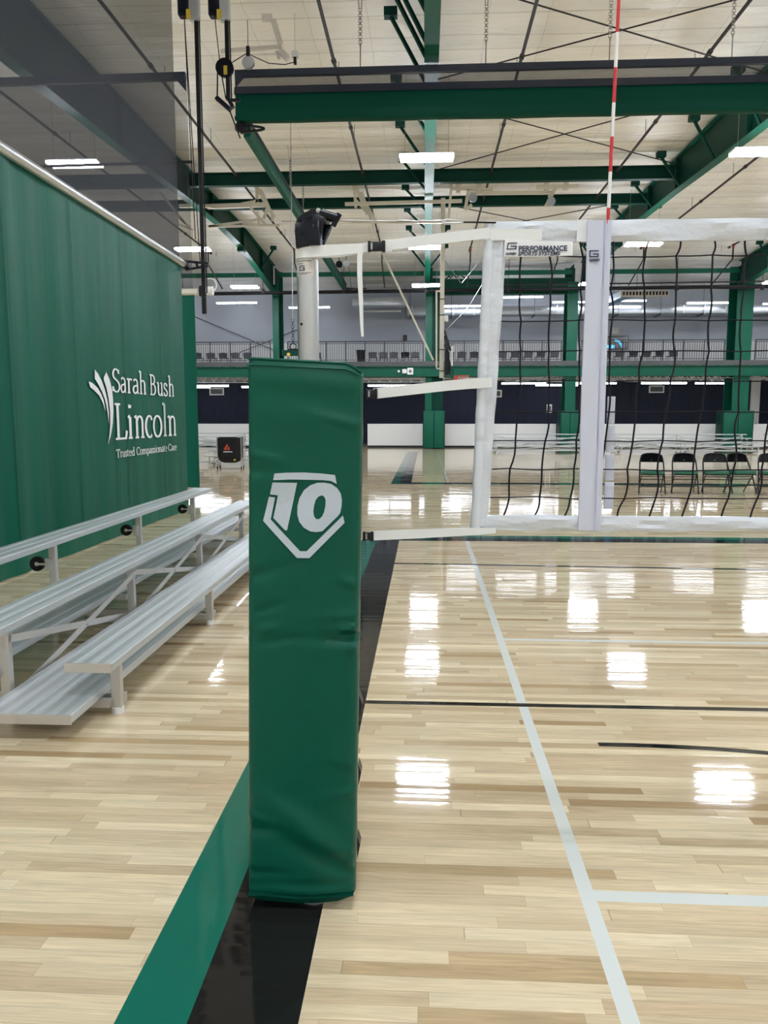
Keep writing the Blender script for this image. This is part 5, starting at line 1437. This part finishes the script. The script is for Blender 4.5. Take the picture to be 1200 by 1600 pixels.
# steel top cable with turnbuckle
t = thing('net_cable', 'steel net cable with silver turnbuckle between post cap and net', 'cable', tuple(A(520, 345, NY-.03)))
oc = A(520, 345, NY-.03)
def cl(px, py, Y_=2.43): return at(px, py, Y=Y_)-oc
bm = B(); cyl(bm, cl(505, 343.5, 2.415), cl(620, 345.5), .0011, n=8); link('wire', bm, 'cable', t)
bm = B(); tube(bm, [cl(620, 345.5), cl(626, 344.8), cl(640, 345.5), cl(655, 346)], [.002, .0032, .0030, .002], 8)
for k in range(9): p = cl(621+k*3.6, 345.3+k*.08); ring(bm, p, (1, 0, .3), .0032, .001, 8, 4)
link('wire_wrap', bm, 'cable', t, True)
bm = B(); cyl(bm, cl(656, 345.3), cl(688, 345.6), .0022, n=8); cyl(bm, cl(682, 345.6), cl(690, 345.7), .004, n=8); cyl(bm, cl(655, 344.5), cl(658, 346), .0035, n=8); link('turnbuckle', bm, 'cable', t, True)
bm = B(); tube(bm, [cl(690, 344.5), cl(700, 342.8), cl(715, 344.5), cl(726, 347)], .0014, 6); tube(bm, [cl(690, 347), cl(700, 348.3), cl(715, 348), cl(726, 347.5)], .0014, 6); link('shackle', bm, 'cable', t, True)
bm = B(); cyl(bm, cl(724, 347.2), cl(775, 347.8), .0025, n=6); link('rope_end', bm, 'cord', t)

# ================================================================== ANTENNA + SLEEVES
t = thing('antenna_sleeve', 'white vertical antenna sleeve hanging down the front of the net', 'sleeve', (.519, 2.43, 1.267))
bm = B(); pr = None
for j in range(81):
    z = .938*j/80; s_ = .0015*math.sin(z*13)+.001*math.sin(z*37); wv = .0015*math.sin(z*9+1)
    pts = [(-.036+wv, -.008), (-.02, -.010+s_), (0, -.011-s_), (.012, -.010+s_), (.0155, -.006), (.018, -.0125), (.026, -.0165), (.034, -.0125), (.0365, -.004), (.034, .004), (-.036+wv, .002)]
    r = [bm.verts.new((x, y, z)) for x, y in pts]
    if pr:
        for k in range(len(pts)): bm.faces.new((pr[k], r[k], r[(k+1) % len(pts)], pr[(k+1) % len(pts)]))
    else: bm.faces.new(r)
    pr = r
bm.faces.new(pr[::-1]); link('sleeve', bm, 'sleeve', t, True)
os_ = Vector((.519, 2.43, 1.267))
p = at(930, 396.5, Y=2.417)-os_
bm = B(); gmark(bm, 0, p.x-.0035, p.z, .028, .020, .0035, -.0135); link('sleeve_emblem', bm, 'label_ink', t)
tm('GARED', 920.5, 408, .0098, t, 2.416, bold=.0005, sx=1.0, name='sleeve_text', o=os_)
bm = B()
for k in range(12): box(bm, p.x-.016+k*.0022, p.x-.0146+k*.0022, -.0138, -.0132, p.z-.0205, p.z-.0192)
for k in range(9): box(bm, p.x-.013+k*.0022, p.x-.0116+k*.0022, -.0138, -.0132, p.z-.0235, p.z-.0224)
link('sleeve_small_print', bm, 'label_ink', t)
t = thing('antenna_sleeve', 'second white sleeve end showing behind the net, right of the first', 'sleeve', (.603, 2.475, 1.31))
bm = B()
for k in range(4): box(bm, -.03, .0-.002*k, -.004, .004, .02+k*.09, .105+k*.09, bev=.002)
link('sleeve', bm, 'sleeve', t, True)
t = thing('net_antenna', 'red and white striped antenna rod sticking up above the net', 'antenna', (.543, 2.42, 2.2))
zz = [2.195, 2.240, 2.343, 2.442, 2.537, 2.634, 2.730, 2.826, 2.926, 3.0]
def ax(z): return .0165*(z-2.204)/.615*.6
for i, (a, b_) in enumerate(zip(zz, zz[1:])):
    bm = B(); cyl(bm, (ax(a), 0, a-2.2), (ax(b_), 0, b_-2.2), .0052, n=12); o = link('stripe', bm, 'red' if i % 2 == 0 else 'white_plain', t, True); o['label'] = 'red stripe' if i % 2 == 0 else 'white stripe'
bm = B(); cyl(bm, (0, 0, -.9), (0, 0, 0), .0048, n=10); link('lower_rod', bm, 'white_plain', t)
print('objects', len(bpy.data.objects))
